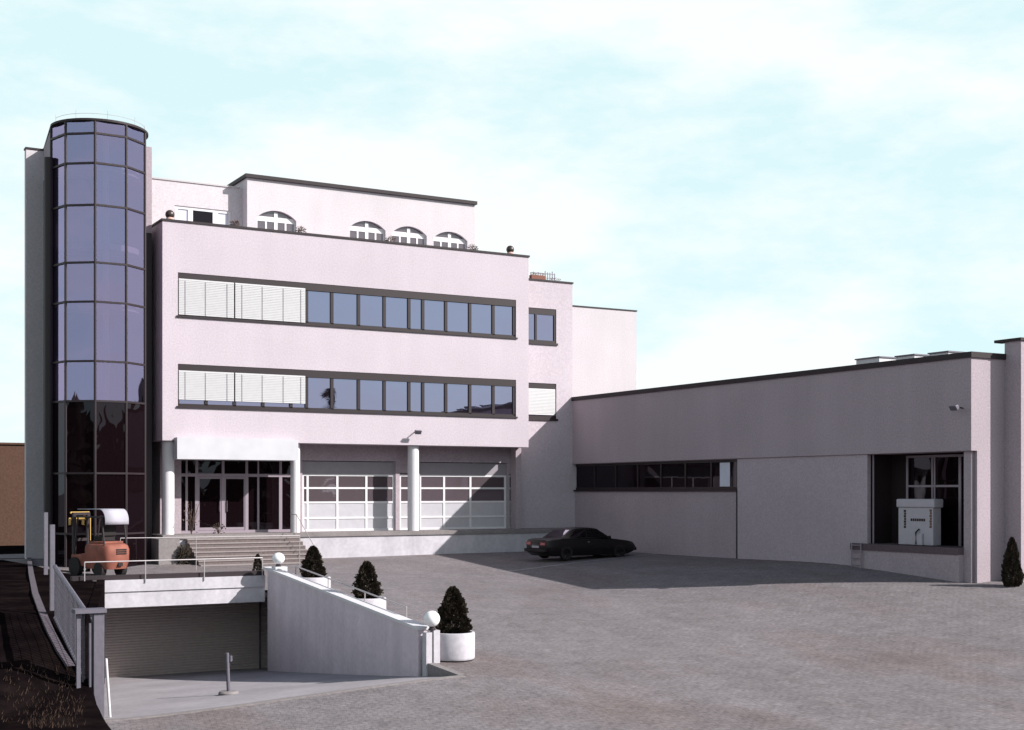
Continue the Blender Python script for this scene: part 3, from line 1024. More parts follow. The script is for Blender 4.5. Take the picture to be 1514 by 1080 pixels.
# loading bay recess
XR = XL + 1.3
DZ = .95
bay = MB()
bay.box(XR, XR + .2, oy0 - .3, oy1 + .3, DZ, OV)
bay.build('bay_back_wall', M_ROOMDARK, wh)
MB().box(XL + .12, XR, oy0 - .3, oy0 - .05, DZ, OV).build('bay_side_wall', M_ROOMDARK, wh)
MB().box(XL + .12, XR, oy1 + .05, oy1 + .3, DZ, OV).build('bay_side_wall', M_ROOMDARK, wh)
gfm = MB()
XF = XR - .12
yv = [YX(p, XF) for p in (1341, 1378, 1381.5, 1419)]
for y, h in zip(yv, (.05, .035, .035, .06)): gfm.box(XF, XF + .08, y - h, y + h, DZ, OV - .16)
gfm.box(XF, XF + .08, oy0 - .05, yv[0] + .05, OV - .16, OV - .07)
zt_ = Zat(719, XF, yv[1])
gfm.box(XF + .01, XF + .07, yv[2] + .035, yv[0] - .05, zt_ - .04, zt_ + .04)
gfm.box(XF + .01, XF + .07, yv[3] + .06, yv[2] - .035, zt_ - .04, zt_ + .04)
gfm = gfm.build('bay_door_frame', M_ALU, wh)
MB().box(XF + .03, XF + .05, oy0 - .04, yv[0], DZ, OV - .07).build('pane', G_DARK, gfm)
MB().tube([(XL + .2, oy1 - .06, DZ), (XL + .2, oy1 - .06, OV - .03)], .035).build('bay_guide_rail', M_ALU, wh)
dock = MB()
dy1 = YX(1259, XL - .25)
dock.box(XL - .25, XR, oy0 + .002, dy1, -.6, .70)
dock.build('dock_base', M_HALL, wh)
MB().box(XL - .30, XR, oy0 + .002, dy1 + .03, .70, DZ - .002).build('dock_edge_beam', mat('dock_beam', (.10, .075, .085), .8, var=.15), wh)
ld = MB()
for yy in (dy1 - .12, dy1 - .62):
    ld.tube([(XL - .36, yy, -.05), (XL - .36, yy, DZ + .02)], .025, 8)
for zz_ in (.12, .38, .64, .88): ld.tube([(XL - .36, dy1 - .12, zz_), (XL - .36, dy1 - .62, zz_)], .02, 8)
ld.build('dock_ladder', M_ALU, wh)
# fin wall at the end
fx0 = XH + 1.72
FT = Zat(504, fx0, YC - .6)
MB().box(fx0, fx0 + .28, YC - .72, YC - .002, -.6, FT).build('fin_wall', M_HALL, wh)
MB().box(fx0 - .08, fx0 + .34, YC - .78, YC + .4, FT, FT + .1).build('fin_coping', M_EDGE, wh)
# skylights on the roof
for (a, b, t) in ((1266, 1300, 529), (1325, 1352, 525), (1374, 1402, 520.5)):
    X_ = XH + 3.2
    ya, yb_ = YX(b, X_), YX(a, X_)
    zt2 = Zat(t, X_, (ya + yb_) / 2)
    sk = MB().box(X_, X_ + 1.6, ya, yb_, HT, zt2 - .05).build('skylight', M_WHITE, wh)
    MB().box(X_ - .05, X_ + 1.65, ya - .05, yb_ + .05, zt2 - .05, zt2).build('skylight_lid', M_STEEL, sk)

# ------------------------------------------------------------------ neighbour shed, far left
sp = at_d(16, 85)
sd = thing('shed', (sp[0], sp[1], 0), 'plain brown shed wall at the far left edge', 'shed')
zs = CAM.z + (727 - 655) * 85 / F_PX
MB().box(sp[0] - 9, sp[0] + 3, sp[1] - .2, sp[1] + 8, -1, zs - .12).build('wall', M_BROWN, sd)
MB().box(sp[0] - 9.1, sp[0] + 3.1, sp[1] - .3, sp[1] + 8.1, zs - .12, zs).build('roof', M_BROWN, sd)

# ------------------------------------------------------------------ garage under the terrace
ga = thing('garage', (0.5 * (XG + XW), YG, -3.27), 'underground garage front with white fascia beam and grey slatted door', 'garage')
fz1, fzm, fz0 = ZY(272, 855, YG), ZY(272, 872, YG), ZY(272, 895, YG)
MB().box(XG, XW - .002, YG, YG + .3, fzm, fz1).build('fascia', M_CONC, ga)
MB().box(XG, XW - .002, YG + .05, YG + .3, fz0, fzm).build('lintel', M_CONC, ga)
MB().box(XG - 1.0, XW - .002, YG + .10, YG + .42, fz1, fz1 + .15).build('terrace_edge', M_EDGE, ga)
sh = MB()
YD = YG + 3.0
z = -3.6; p_ = .095
while z < fz0 + .1:
    sh.prism([(YD + .03, z), (YD, z + .02), (YD, z + p_ - .015), (YD + .03, z + p_)], 'X', XG - .3, XW + 2.6)
    z += p_
sh.build('door', M_SHUT, ga)
xr_ = XY(384, YD)
MB().box(xr_ - .03, xr_ + .03, YD - .06, YD - .002, -3.7, fz0).build('door_rail', M_STEEL, ga)
MB().box(XW + 2.6, XW + 2.9, YG + .302, YD + .2, -3.9, fz0 + .3).build('side_wall', M_CONCG, ga)
MB().box(XG - .6, XG - .3, YG + .32, YD + .2, -3.9, fz0 + .3).build('side_wall', M_CONCG, ga)
MB().box(XW + .26, XW + 2.6, YG + .05, YG + .302, -3.9, fz0 + .3).build('front_wall', M_CONCG, ga)
MB().box(XW - .1, XW + 2.6, YG + .302, YD + .2, -3.9, -3.52).build('floor', M_RAMP, ga)
MB().box(XG - .3, XW + 2.6, YG + .302, YD + .2, fz0 + .15, fz0 + .3).build('ceiling', M_CONCG, ga)

# ramp wall with sloping coping
NEARY = -26.0
wa = thing('ramp_wall', (XW, -20, -2.5), 'white concrete wall beside the ramp, its pale coping sloping down to the yard', 'wall')
ys = np.linspace(NEARY, YG - .25, 15)
def wtopz(y): return float(np.interp(y, [NEARY, YG], [Zat(932, XW, NEARY), Zat(842, XW, YG)]))
body = MB()
poly = [(float(ys[0]), -3.6)] + [(float(y), wtopz(y)) for y in ys] + [(float(ys[-1]), -3.6)]
body.prism(poly, 'X', XW, XW + .26)
endr = MB()
body.lathe([(.13, -3.6), (.13, wtopz(YG) - .01)], (XW + .13, YG - .25, 0), 20)
body.build('wall_body', M_RWALL, wa)
cop = MB()
ys2 = [NEARY - .03] + [float(y) for y in ys[1:]] + [YG + .1]
cop.prism([(y, wtopz(y) + .003) for y in ys2] + [(y, wtopz(y) + .085) for y in ys2[::-1]], 'X', XW - .05, XW + .33)
cop.build('coping', M_WHITE, wa)
hr = MB()
hp = [(XW + .50, float(y), wtopz(y) + .30) for y in np.linspace(-24.2, -15.5, 10)]
hr.tube(hp, .025, 8)
for p in hp[::3]:
    hr.tube([p, (p[0], p[1], gz(p[0], p[1]) - .05)], .018, 6)
tag(hr.build('handrail', M_RAIL, origin=(XW + .5, -20, -.9)), 'thin grey pipe handrail sloping down behind the ramp wall', 'handrail')

# left retaining wall of the ramp (mostly hidden by the gate)
lw_ = MB()
for ya, yb_ in zip(np.linspace(BN, YG, 21)[:-1], np.linspace(BN, YG, 21)[1:]):
    A_, B_ = (xl(ya), ya), (xl(yb_), yb_)
    n0 = len(lw_.v)
    for (x, y), o_ in ((A_, -.25), (B_, -.25), (B_, 0), (A_, 0)):
        lw_.v.append(Vector((x + o_, y, -3.9)))
    for (x, y), o_ in ((A_, -.25), (B_, -.25), (B_, 0), (A_, 0)):
        lw_.v.append(Vector((x + o_, y, bz(x, y) + .02)))
    for f_ in ((0,1,2,3),(4,5,6,7),(0,1,5,4),(1,2,6,5),(2,3,7,6),(3,0,4,7)): lw_.f.append(tuple(n0 + i for i in f_))
tag(lw_.build('retaining_wall', M_SOIL, origin=(-7.3, -20, -2.5)), 'dark earth-stained retaining wall on the left of the garage ramp', 'wall')

# ------------------------------------------------------------------ planters and conifers
def leaf_cone(h, rmax, n, seed, round_=0.6):
    rnd = random.Random(seed)
    m = MB()
    for i in range(n):
        t = rnd.random() ** 1.15
        prof = (1 - t) ** (0.50 + .04 * (seed % 4)) * min(1, (t + .10) / .26) ** .6
        a = rnd.uniform(0, 2 * math.pi)
        lump = 1 + .14 * math.sin((3 + seed % 3) * a + t * 9 + seed) + .11 * math.sin(9 * a - t * (13 + seed)) + .08 * math.sin(t * 31 + a * 2)
        r_ = rmax * prof * lump * (0.55 + 0.45 * math.sqrt(rnd.random()))
        p = Vector((r_ * math.cos(a), r_ * math.sin(a), t * h + rnd.uniform(-.02, .02)))
        d = Vector((math.cos(a), math.sin(a), rnd.uniform(.3, 1.6))).normalized()
        sd_ = d.cross(Vector((rnd.uniform(-1, 1), rnd.uniform(-1, 1), rnd.uniform(-1, 1)))).normalized()
        L = rnd.uniform(.05, .105); wd_ = rnd.uniform(.012, .026)
        m.quad(p - sd_ * wd_, p + d * L * .5 - sd_ * wd_ * 1.4, p + d * L, p + d * L * .5 + sd_ * wd_ * 1.4)
    return m
def make_planter():
    t = thing('planter', (0, 0, 0), 'x', 'planter', 'round white planters beside the ramp wall')
    prof = [(.57, 0), (.585, .03), (.59, .05), (.59, .68), (.575, .715), (.55, .725), (.515, .715), (.505, .69), (.505, .62), (.001, .62)]
    MB().lathe(prof, (0, 0, 0), 48).build('bowl', M_CONC, t, smooth=True)
    MB().lathe([(.56, -.03), (.56, .0005)], (0, 0, 0), 40).build('foot_ring', M_BLACK, t)
    so_ = MB()
    so_.lathe([(.504, .60), (.50, .655), (.3, .67), (.001, .68)], (0, 0, 0), 24).build('soil', M_SOIL, t, smooth=True)
    return t
def make_conifer(seed=3, rmax=.50, n=7000):
    t = thing('conifer', (0, 0, 0), 'x', 'conifer', 'clipped cone conifers in the planters')
    leaf_cone(1.22, rmax, n, seed).build('crown', M_LEAF, t, weld=False)
    MB().tube([(0, 0, -.05), (0, 0, .9)], .03, 8, .008).build('trunk', M_TWIG, t)
    return t
pl = make_planter(); cf = make_conifer()
spots = [(0.83, -26.0, 'white concrete planter nearest the camera beside the globe lamp on its post', 'tallest cone conifer, in the nearest planter beside the globe lamp', (1.0, 1.0, 1.0)),
         (0.80, -20.3, 'round white planter half hidden behind the middle of the ramp wall', 'pointed conifer in the planter behind the middle of the ramp wall', (.86, .86, .92)),
         (0.80, -15.8, 'round white planter behind the upper ramp wall, in front of the dock', 'rounded conifer in the third planter, in front of the white dock', (.84, .84, .86)),
         (0.42, -11.3, None, 'small slim conifer growing behind the far globe lamp', (.48, .48, .84))]
pre_rz = [0.3, 1.9, 3.4, 5.0]
for i, (x, y, l1, l2, sc) in enumerate(spots):
    zg = gz(x, y) + .01
    if i == 0:
        pl.location = (x, y, zg); pl['label'] = l1
        cf.location = (x, y, zg + .66); cf['label'] = l2
    elif l1 is None:
        c_ = make_conifer(11, .50, 3500); c_.location = (x, y, zg - .02); c_.scale = sc; c_['label'] = l2
    else:
        copy_thing(pl, (x, y, zg), l1, rz=pre_rz[i])
        c_ = make_conifer(4 + i, .50, 6500); c_.location = (x, y, zg + .66); c_.scale = sc; c_['label'] = l2; c_.rotation_euler = (0, 0, pre_rz[i])
# conifer by the warehouse end
q = at_z(1496, 868, -.36)
c5 = copy_thing(cf, (q.x, q.y, gz(q.x, q.y)), 'narrow dark conifer against the fin wall at the right edge', (.72, .72, 1.35), 2.2)
c5['group'] = 'clipped cone conifers in the planters'

# ------------------------------------------------------------------ globe lamps
def make_globe():
    t = thing('globe_lamp', (0, 0, 0), 'x', 'lamp', 'white globe lamps on the ramp wall ends')
    MB().sphere((0, 0, .30), .215, 28, 16).build('globe', M_GLOBE, t, smooth=True)
    MB().lathe([(.10, 0), (.10, .03), (.07, .06), (.075, .11), (.05, .115)], (0, 0, 0), 20).build('neck', M_DARKMETAL, t, smooth=True)
    return t
gl = make_globe()
lx, ly = XW + .22, NEARY - .30
post = thing('lamp_post', (lx, ly, -1.7), 'pale square twin post at the near end of the ramp wall', 'post')
zl = Zat(931, lx, ly) - .02
MB().box(lx - .19, lx - .02, ly - .12, ly + .12, -2.2, zl - .05).build('post_half', M_CONC, post)
MB().box(lx + .03, lx + .21, ly - .12, ly + .12, -2.2, zl).build('post_half', M_CONC, post)
MB().box(lx - .02, lx + .03, ly - .05, ly + .10, -2.2, zl - .10).build('joint_strip', M_DARKMETAL, post)
gl.location = (lx + .03, ly, zl); gl['label'] = 'white globe lamp with dark neck at the near low end of the ramp wall'
ly2 = YG - .75
pz2 = wtopz(ly2) + .08
pd = MB().box(XW + .03, XW + .45, ly2 - .2, ly2 + .2, gz(XW + .3, ly2) - .2, Zat(838, XW + .2, ly2) )
tag(pd.build('lamp_plinth', M_WHITE, origin=(XW + .2, ly2, -.4)), 'square white plinth at the far end of the ramp wall under a globe lamp', 'plinth')
copy_thing(gl, (XW + .2, ly2, Zat(838, XW + .2, ly2)), 'white globe lamp on a square plinth at the far high end of the ramp wall', (1.0, 1.0, .92))

# ------------------------------------------------------------------ railings
def railing(name, pts, posts, base_z, label, r=.02):
    t = thing(name, tuple(posts[0]), label, 'railing')
    MB().tube(pts, r, 8).build('top_rail', M_RAIL, t)
    for p, bzv in zip(posts, base_z):
        MB().tube([(p[0], p[1], bzv), p], r * .9, 8).build('post', M_RAIL, t)
    return t
yr = YG - .03
zr_ = ZY(270, 828, yr)
pp = [Vector((XY(p, yr), yr, zr_)) for p in (125, 215, 302, 388)]
railing('terrace_railing', pp, pp, [ZY(215, 862, yr)] * 4, 'low thin steel railing along the white garage fascia')
ys_ = -4.4
pp = [Vector((XY(p, ys_), ys_, ZY(p, y, ys_))) for p, y in ((178, 796), (290, 794.5), (443, 792))]
railing('stair_railing', pp, pp, [gz(p.x, p.y) - .02 for p in pp], 'thin steel railing in front of the entrance steps', .016)
hx0 = XY(443, -.9)
t = thing('stair_handrail', (hx0, -1.5, -.2), 'slanted handrail on the right side of the steps', 'handrail')
MB().tube([(hx0, .3, FLOOR + .85), (hx0, -.5, FLOOR + .85), (hx0, -2.6, .62), (hx0, -2.6, -.3)], .018, 8).build('rail', M_RAIL, t)
MB().tube([(hx0, -.5, FLOOR), (hx0, -.5, FLOOR + .85)], .016, 8).build('post', M_RAIL, t)

# bollard on the ramp
bp = at_z(338, 1020, -1.95)
bzv = rz(bp.x, bp.y)
bp = at_z(338, 1020, bzv); bzv = rz(bp.x, bp.y)
bo = thing('bollard', (bp.x, bp.y, bzv), 'thin pale leaning bollard standing on a round concrete foot on the ramp', 'bollard')
MB().lathe([(.26, -.06), (.26, .05), (.22, .085), (.001, .09)], (bp.x, bp.y, bzv), 24).build('foot', M_CONCG, bo, smooth=True)
MB().tube([(bp.x, bp.y, bzv + .06), (bp.x - .04, bp.y, bzv + 1.08)], .050, 12).build('tube', M_STEEL, bo, smooth=True)
MB().tube([(bp.x + .05, bp.y - .02, bzv + .86), (bp.x + .05, bp.y - .02, bzv + 1.0)], .045, 10).build('lock', M_STEEL, bo)

# ------------------------------------------------------------------ steel gate at the left
gp = at_z(134, 1064, -2.08)
GX, GY = gp.x, gp.y
GZ = Zat(905, GX, GY)
gt = thing('sliding_gate', (GX, GY, -2.1), 'grey steel sliding gate frame standing beside the ramp', 'gate')
def gpx(px, y=None): return XY(px, GY)
fr = MB()
fr.box(gpx(113), gpx(119), GY - .03, GY + .05, -2.4, GZ - .02)
fr.box(gpx(124), gpx(127), GY + .2, GY + .24, -2.3, GZ - .02)
fr.build('frame_bar', M_STEEL, gt)
cl = MB()
cl.box(gpx(137), gpx(153), GY - .10, GY + .10, -2.4, GZ - .02)
cl.build('column', M_STEEL, gt, bevel=.012)
cb = MB()
cb.prism([(gpx(131), GZ - .02), (gpx(137), GZ - .02), (gpx(137), GZ - .28)], 'Y', GY - .06, GY + .06)
cb.box(gpx(131.5), gpx(135.5), GY - .05, GY + .05, -2.2, GZ - .25)
cb.build('bracket', M_STEEL, gt)
MB().box(gpx(109), gpx(155.5), GY - .16, GY + .22, GZ - .02, GZ + .07).build('head_plate', M_STEEL, gt)
mf = MB()
for zz_ in np.arange(-2.0, GZ - .1, .11): mf.box(gpx(119), gpx(131), GY + .24, GY + .25, zz_, zz_ + .012)
mf.build('mesh_bars', M_DARKMETAL, gt)
# mesh fence panel going back up the bank
fe = thing('mesh_fence', (GX - .1, GY + 2, -1), 'grey steel mesh fence panel climbing the bank behind the gate', 'fence')
FX = gpx(129)
n1 = Vector((FX, GY + .3, GZ + .03)); fyf = YX(81, FX); n2 = Vector((FX, fyf, Zat(838, FX, fyf)))
MB().tube([n1, n2], .055, 8).build('top_rail', M_STEEL, fe)
b1 = n1 - Vector((0, 0, 1.55)); b2 = n2 - Vector((0, 0, 1.25))
MB().tube([b1, b2], .035, 8).build('bottom_rail', M_STEEL, fe)
ms = MB()
NB = 24
for i in range(NB + 1):
    a = b1.lerp(b2, i / NB); b = n1.lerp(n2, i / NB)
    ms.tube([a, b], .011, 4)
for j in range(1, 6):
    ms.tube([b1.lerp(n1, j / 6), b2.lerp(n2, j / 6)], .008, 4)
ms.build('mesh_panel', M_STEEL, fe)
py_ = YX(77.5, FX)
MB().box(FX - .06, FX + .05, py_ - .06, py_ + .06, Zat(903, FX, py_), Zat(776, FX, py_)).build('post', M_STEEL, fe)
py_ = YX(68, FX)
MB().box(FX - .05, FX + .04, py_ - .05, py_ + .05, Zat(850, FX, py_), Zat(758, FX, py_)).build('post', M_STEEL, fe)
# white stake at the ramp edge
q0 = at_z(163, 1056, -2.07)
sk_ = MB().tube([(q0.x, q0.y, -2.2), (q0.x - .08, q0.y + .05, Zat(974, q0.x, q0.y))], .03, 10)
tag(sk_.build('stake', M_WHITE, origin=(q0.x, q0.y, -2.07)), 'slim white stake at the left edge of the ramp', 'stake')
# curved edging on the bank
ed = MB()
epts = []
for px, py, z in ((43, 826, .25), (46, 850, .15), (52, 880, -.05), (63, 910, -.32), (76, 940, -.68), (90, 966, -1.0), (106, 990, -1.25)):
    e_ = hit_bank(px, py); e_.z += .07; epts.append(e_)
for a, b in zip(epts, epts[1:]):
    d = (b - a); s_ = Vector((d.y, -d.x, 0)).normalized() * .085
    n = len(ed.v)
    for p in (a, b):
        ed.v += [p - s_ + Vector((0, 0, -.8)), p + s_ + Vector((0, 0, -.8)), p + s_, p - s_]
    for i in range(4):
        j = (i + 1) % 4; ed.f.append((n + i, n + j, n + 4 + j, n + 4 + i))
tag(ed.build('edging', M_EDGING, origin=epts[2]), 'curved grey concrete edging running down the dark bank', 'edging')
# dry grass tufts on the bank
gr = MB()
for i in range(500):
    px, py = random.uniform(2, 112), random.uniform(985, 1078)
    if random.random() < .5: px, py = random.uniform(40, 125), random.uniform(1035, 1078)
    p = hit_bank(px, py)
    if p.x > xr(p.y) - .1: continue
    d = Vector((random.uniform(-.6, .6), random.uniform(-.6, .6), 1)).normalized() * random.uniform(.05, .16)
    w_ = Vector((.008, -.006, 0))
    gr.quad(p - w_, p + w_, p + d)
tag(gr.build('dry_grass', mat('dry_grass', (0.09, 0.055, 0.04), 1.0, var=.3, vscale=3), weld=False), 'sparse dry grass on the dark bank', 'grass', kind='stuff')

# ------------------------------------------------------------------ car
def make_car(loc, rzv):
    t = thing('parked_car', loc, 'dark saloon car parked in the shade with its red tail light showing', 'car')
    # local x = forward, built around the origin, then moved by the empty
    ORG[t.name] = Vector((0, 0, 0))
    # body: lofted sections (x, half width low, half width belt, z bottom, z belt)
    secs = [(-2.42, .72, .70, .40, .78), (-2.36, .80, .76, .32, .90), (-2.1, .86, .80, .17, .95), (-1.6, .88, .82, .17, .965), (-.9, .89, .83, .17, .97), (0, .89, .83, .17, .96),
            (.8, .89, .83, .17, .94), (1.3, .88, .80, .17, .90), (1.9, .87, .77, .19, .83), (2.25, .83, .73, .30, .76), (2.40, .74, .66, .36, .66)]
    b = MB()
    prof = lambda s_: [(-s_[1] * .92, s_[3]), (-s_[1], s_[3] + .12), (-s_[1] * 1.01, s_[3] + (s_[4] - s_[3]) * .6), (-s_[2], s_[4] - .03), (-s_[2] * .85, s_[4]), (s_[2] * .85, s_[4]),
                       (s_[2], s_[4] - .03), (s_[1] * 1.01, s_[3] + (s_[4] - s_[3]) * .6), (s_[1], s_[3] + .12), (s_[1] * .92, s_[3])]
    for s_ in secs:
        for y, z in prof(s_): b.v.append(Vector((s_[0], y, z)))
    K = 10
    for i in range(len(secs) - 1):
        for k_ in range(K):
            j = (k_ + 1) % K
            b.f.append((i*K + k_, i*K + j, (i+1)*K + j, (i+1)*K + k_))
    b.f.append(tuple(range(K))); b.f.append(tuple((len(secs) - 1) * K + k_ for k_ in range(K)))
    b.build('body', M_CAR, t, smooth=True)
    # cabin
    cab = MB()
    cs = [(-1.62, .70, .96, .955), (-1.0, .66, .96, 1.36), (-.75, .64, .95, 1.405), (0.0, .63, .95, 1.42), (.30, .63, .94, 1.385), (1.12, .70, .92, .915)]
    for x, hw, zb, zt in cs:
        hb = .79
        for y, z in ((-hb, zb), (-hw, zt), (-hw * .6, zt + (.02 if zt > 1 else 0)), (hw * .6, zt + (.02 if zt > 1 else 0)), (hw, zt), (hb, zb)):
            cab.v.append(Vector((x, y, z)))
    for i in range(len(cs) - 1):
        for k_ in range(5):
            cab.f.append((i*6 + k_, i*6 + k_ + 1, (i+1)*6 + k_ + 1, (i+1)*6 + k_))
    cab.build('roof', M_CAR, t, smooth=True)
    # glass
    w = MB()
    for sy in (-1, 1):
        def sp_(x, f_):
            # point on cabin side at fraction f_ of height
            xs_ = [c_[0] for c_ in cs]
            hw = np.interp(x, xs_, [c_[1] for c_ in cs]); zt = np.interp(x, xs_, [c_[3] for c_ in cs]); zb = np.interp(x, xs_, [c_[2] for c_ in cs])
            return Vector((x, sy * (.79 + (hw - .79) * f_ + .006), zb + (zt - zb) * f_ + .004))
        for (xa, xb, xa2, xb2) in ((-1.2, -.32, -.92, -.32), (-.24, .86, -.24, .32)):
            w.quad(sp_(xa, .12), sp_(xb, .12), sp_(xb2, .86), sp_(xa2, .86))
    w.build('side_window', G_CAR, t, weld=False)
    MB().quad((-1.55, -.62, 1.01), (-1.55, .62, 1.01), (-1.06, .56, 1.34), (-1.06, -.56, 1.34)).build('rear_window', G_CAR, t, weld=False)
    MB().quad((1.07, -.66, .955), (1.07, .66, .955), (.38, .57, 1.375), (.38, -.57, 1.375)).build('windscreen', G_CAR, t, weld=False)
    for x in (-1.42, 1.42):
        for sy in (-1, 1):
            wl = MB()
            y0 = sy * .70; y1 = sy * .90
            n = 24
            prof_ = [(.20, y0), (.30, y0), (.315, y0 + sy * .03), (.315, y1 - sy * .03), (.30, y1), (.20, y1)]
            bse = len(wl.v)
            for r_, y in prof_:
                for k_ in range(n):
                    a = 2 * math.pi * k_ / n
                    wl.v.append(Vector((x + r_ * math.cos(a), y, .315 + r_ * math.sin(a))))
            for i in range(len(prof_)):
                i2 = (i + 1) % len(prof_)
                for k_ in range(n):
                    j = (k_ + 1) % n
                    wl.f.append((i*n + k_, i*n + j, i2*n + j, i2*n + k_))
            tyre = wl.build('wheel', M_BLACK, t, smooth=True)
            rm = MB()
            for k_ in range(10):
                a = 2 * math.pi * k_ / 10; a2 = a + .36
                rm.quad((x + .05 * math.cos(a), y1 - sy * .03, .315 + .05 * math.sin(a)), (x + .20 * math.cos(a), y1 - sy * .03, .315 + .20 * math.sin(a)),
                        (x + .20 * math.cos(a2), y1 - sy * .03, .315 + .20 * math.sin(a2)), (x + .05 * math.cos(a2), y1 - sy * .03, .315 + .05 * math.sin(a2)))
            rm.build('rim', M_DARKMETAL, tyre, weld=False)
    for sy in (-1, 1):
        MB().box(-2.445, -2.36, min(sy * .36, sy * .72), max(sy * .36, sy * .72), .66, .80).build('tail_light', M_RED, t, bevel=.01)
        MB().box(2.30, 2.405, min(sy * .40, sy * .66), max(sy * .40, sy * .66), .52, .66).build('headlight', M_CHROME, t)
        MB().box(.72, .86, min(sy * .84, sy * 1.0), max(sy * .84, sy * 1.0), .93, 1.05).build('mirror', M_CAR, t, bevel=.02)
        MB().box(-.33, -.23, min(sy * .895, sy * .91), max(sy * .895, sy * .91), .78, .81).build('door_handle', M_CHROME, t)
        for x in (-2.15,):
            pass
    MB().box(-2.52, -2.38, -.78, .78, .36, .50).build('rear_bumper', M_BLACK, t, bevel=.03)
    MB().box(2.36, 2.50, -.72, .72, .34, .48).build('front_bumper', M_BLACK, t, bevel=.03)
    MB().box(-2.455, -2.43, -.26, .26, .54, .64).build('number_plate', M_MACH, t)
    t.rotation_euler = (0, 0, rzv)
    return t
cxy = at_d(860, 62.2)
pc = make_car((cxy[0], cxy[1], gz(*cxy) + .005), RAD(4)); pc.scale = (1.07, 1.04, 1.0)
da, db = at_z(752, 836, gz(*at_d(760, 62))), at_z(990, 821, -.1)
dr = MB()
for i in range(12):
    p, q = da.lerp(db, i / 12), da.lerp(db, (i + 1) / 12)
    o_ = Vector((0, .05, 0))
    for v in (p, q): v.z = gz(v.x, v.y) + .006
    dr.quad(p - o_, q - o_, q + o_, p + o_)
tag(dr.build('drain_channel', M_CONC, weld=False), kind='structure')

# ------------------------------------------------------------------ forklift
fpos = at_z(158, 853, -.22)
fk = thing('forklift', (fpos.x, fpos.y + .9, gz(fpos.x, fpos.y)), 'orange forklift with grey curved cover parked before the glass tower', 'forklift')
loc0 = fk.location.copy()
ORG[fk.name] = Vector((0, 0, 0))
cw = MB()
# counterweight, rear faces -Y (towards the camera)
cwp = []
for z, hw, yb in ((.28, .48, -1.02), (.55, .55, -1.12), (.95, .56, -1.12), (1.08, .53, -1.06), (1.14, .46, -.95)):
    ring_ = []
    for k_ in range(13):
        a = math.pi * k_ / 12
        ex = math.copysign(abs(math.cos(a)) ** .5, math.cos(a)) * hw
        ring_.append(Vector((ex, yb * (.45 + .55 * math.sin(a) ** .5), z)))
    ring_ += [Vector((-hw, .2, z)), Vector((hw, .2, z))]
    cwp.append(ring_)
for r_ in cwp: cw.v += r_
K = 15
for i in range(len(cwp) - 1):
    for k_ in range(K):
        j = (k_ + 1) % K
        cw.f.append((i*K + k_, i*K + j, (i+1)*K + j, (i+1)*K + k_))
cw.f.append(tuple(range(K))); cw.f.append(tuple((len(cwp) - 1) * K + k_ for k_ in range(K)))
cw = cw.build('counterweight', M_ORANGE, fk, smooth=True)
gm = MB()
for z in (.78, .85, .92): gm.box(-.16, .28, -1.135, -1.10, z, z + .045)
gm.build('grille', M_BLACK, cw)
MB().box(-.07, .12, -1.13, -1.05, .38, .50).build('tow_hitch', M_BLACK, cw)
MB().box(-.50, .50, .2, 1.15, .35, .75).build('chassis', M_ORANGE, fk, bevel=.04)
MB().box(-.42, .42, -.75, .1, 1.14, 1.22).build('engine_hood', M_ORANGE, fk, bevel=.02)
MB().box(-.28, .28, -.45, .05, 1.22, 1.40).box(-.28, .28, -.52, -.40, 1.40, 1.75).build('seat', M_BLACK, fk, bevel=.03)
pg = MB()
for sx in (-1, 1):
    pg.tube([(sx * .47, -.85, 1.1), (sx * .47, -.70, 2.05)], .03)
    pg.tube([(sx * .47, 1.0, .75), (sx * .47, .75, 2.05)], .03)
pg.tube([(-.47, -.70, 2.05), (-.47, .75, 2.05)], .03).tube([(.47, -.70, 2.05), (.47, .75, 2.05)], .03)
pg.build('overhead_guard', M_DARKMETAL, fk)
# curved grey cover over the guard
tarp = MB()
Ncv = 14
for k_ in range(Ncv + 1):
    a = math.pi * .5 * k_ / Ncv
    y = -.70 - .35 * math.sin(a) + 0; z = 1.93 + .40 * math.cos(a)
    for x in (-.50, .50): tarp.v.append(Vector((x, y + .1, z)))
for k_ in range(Ncv): tarp.f.append((2*k_, 2*k_ + 1, 2*k_ + 3, 2*k_ + 2))
n = len(tarp.v)
tarp.v += [Vector((-.50, .75, 2.33)), Vector((.50, .75, 2.33)), Vector((-.50, -.95, 1.80)), Vector((.50, -.95, 1.80))]
tarp.f.append((0, 1, n + 1, n)); tarp.f.append((2*Ncv, 2*Ncv + 1, n + 3, n + 2))
tp_ = tarp.build('cover', M_TARP, fk, smooth=True)
sm = tp_.modifiers.new('thickness', 'SOLIDIFY'); sm.thickness = .02
mst = MB()
for x in (-.30, .30): mst.box(x - .06, x + .06, 1.20, 1.30, .1, 2.2)
for z in (.4, 1.2, 2.1): mst.box(-.30, .30, 1.21, 1.29, z, z + .1)
mst.build('mast', M_DARKMETAL, fk)
lb = MB()
lb.box(-.46, .46, 1.31, 1.36, 1.93, 2.01); lb.box(-.40, .40, 1.31, 1.36, 2.16, 2.22)
for x in (-.42, -.14, .14, .42): lb.box(x - .04, x + .04, 1.312, 1.358, 1.76, 1.93)
for x in (-.30, .30): lb.tube([(x, 1.335, 2.0), (x * .4, 1.335, 2.17)], .03, 6)
lb.box(.40, .46, 1.312, 1.358, 1.2, 1.76)
lb.build('load_backrest', M_YELLOW, fk)
for x in (-.25, .25): MB().box(x - .05, x + .05, 1.30, 2.3, .10, .15).build('fork', M_DARKMETAL, fk)
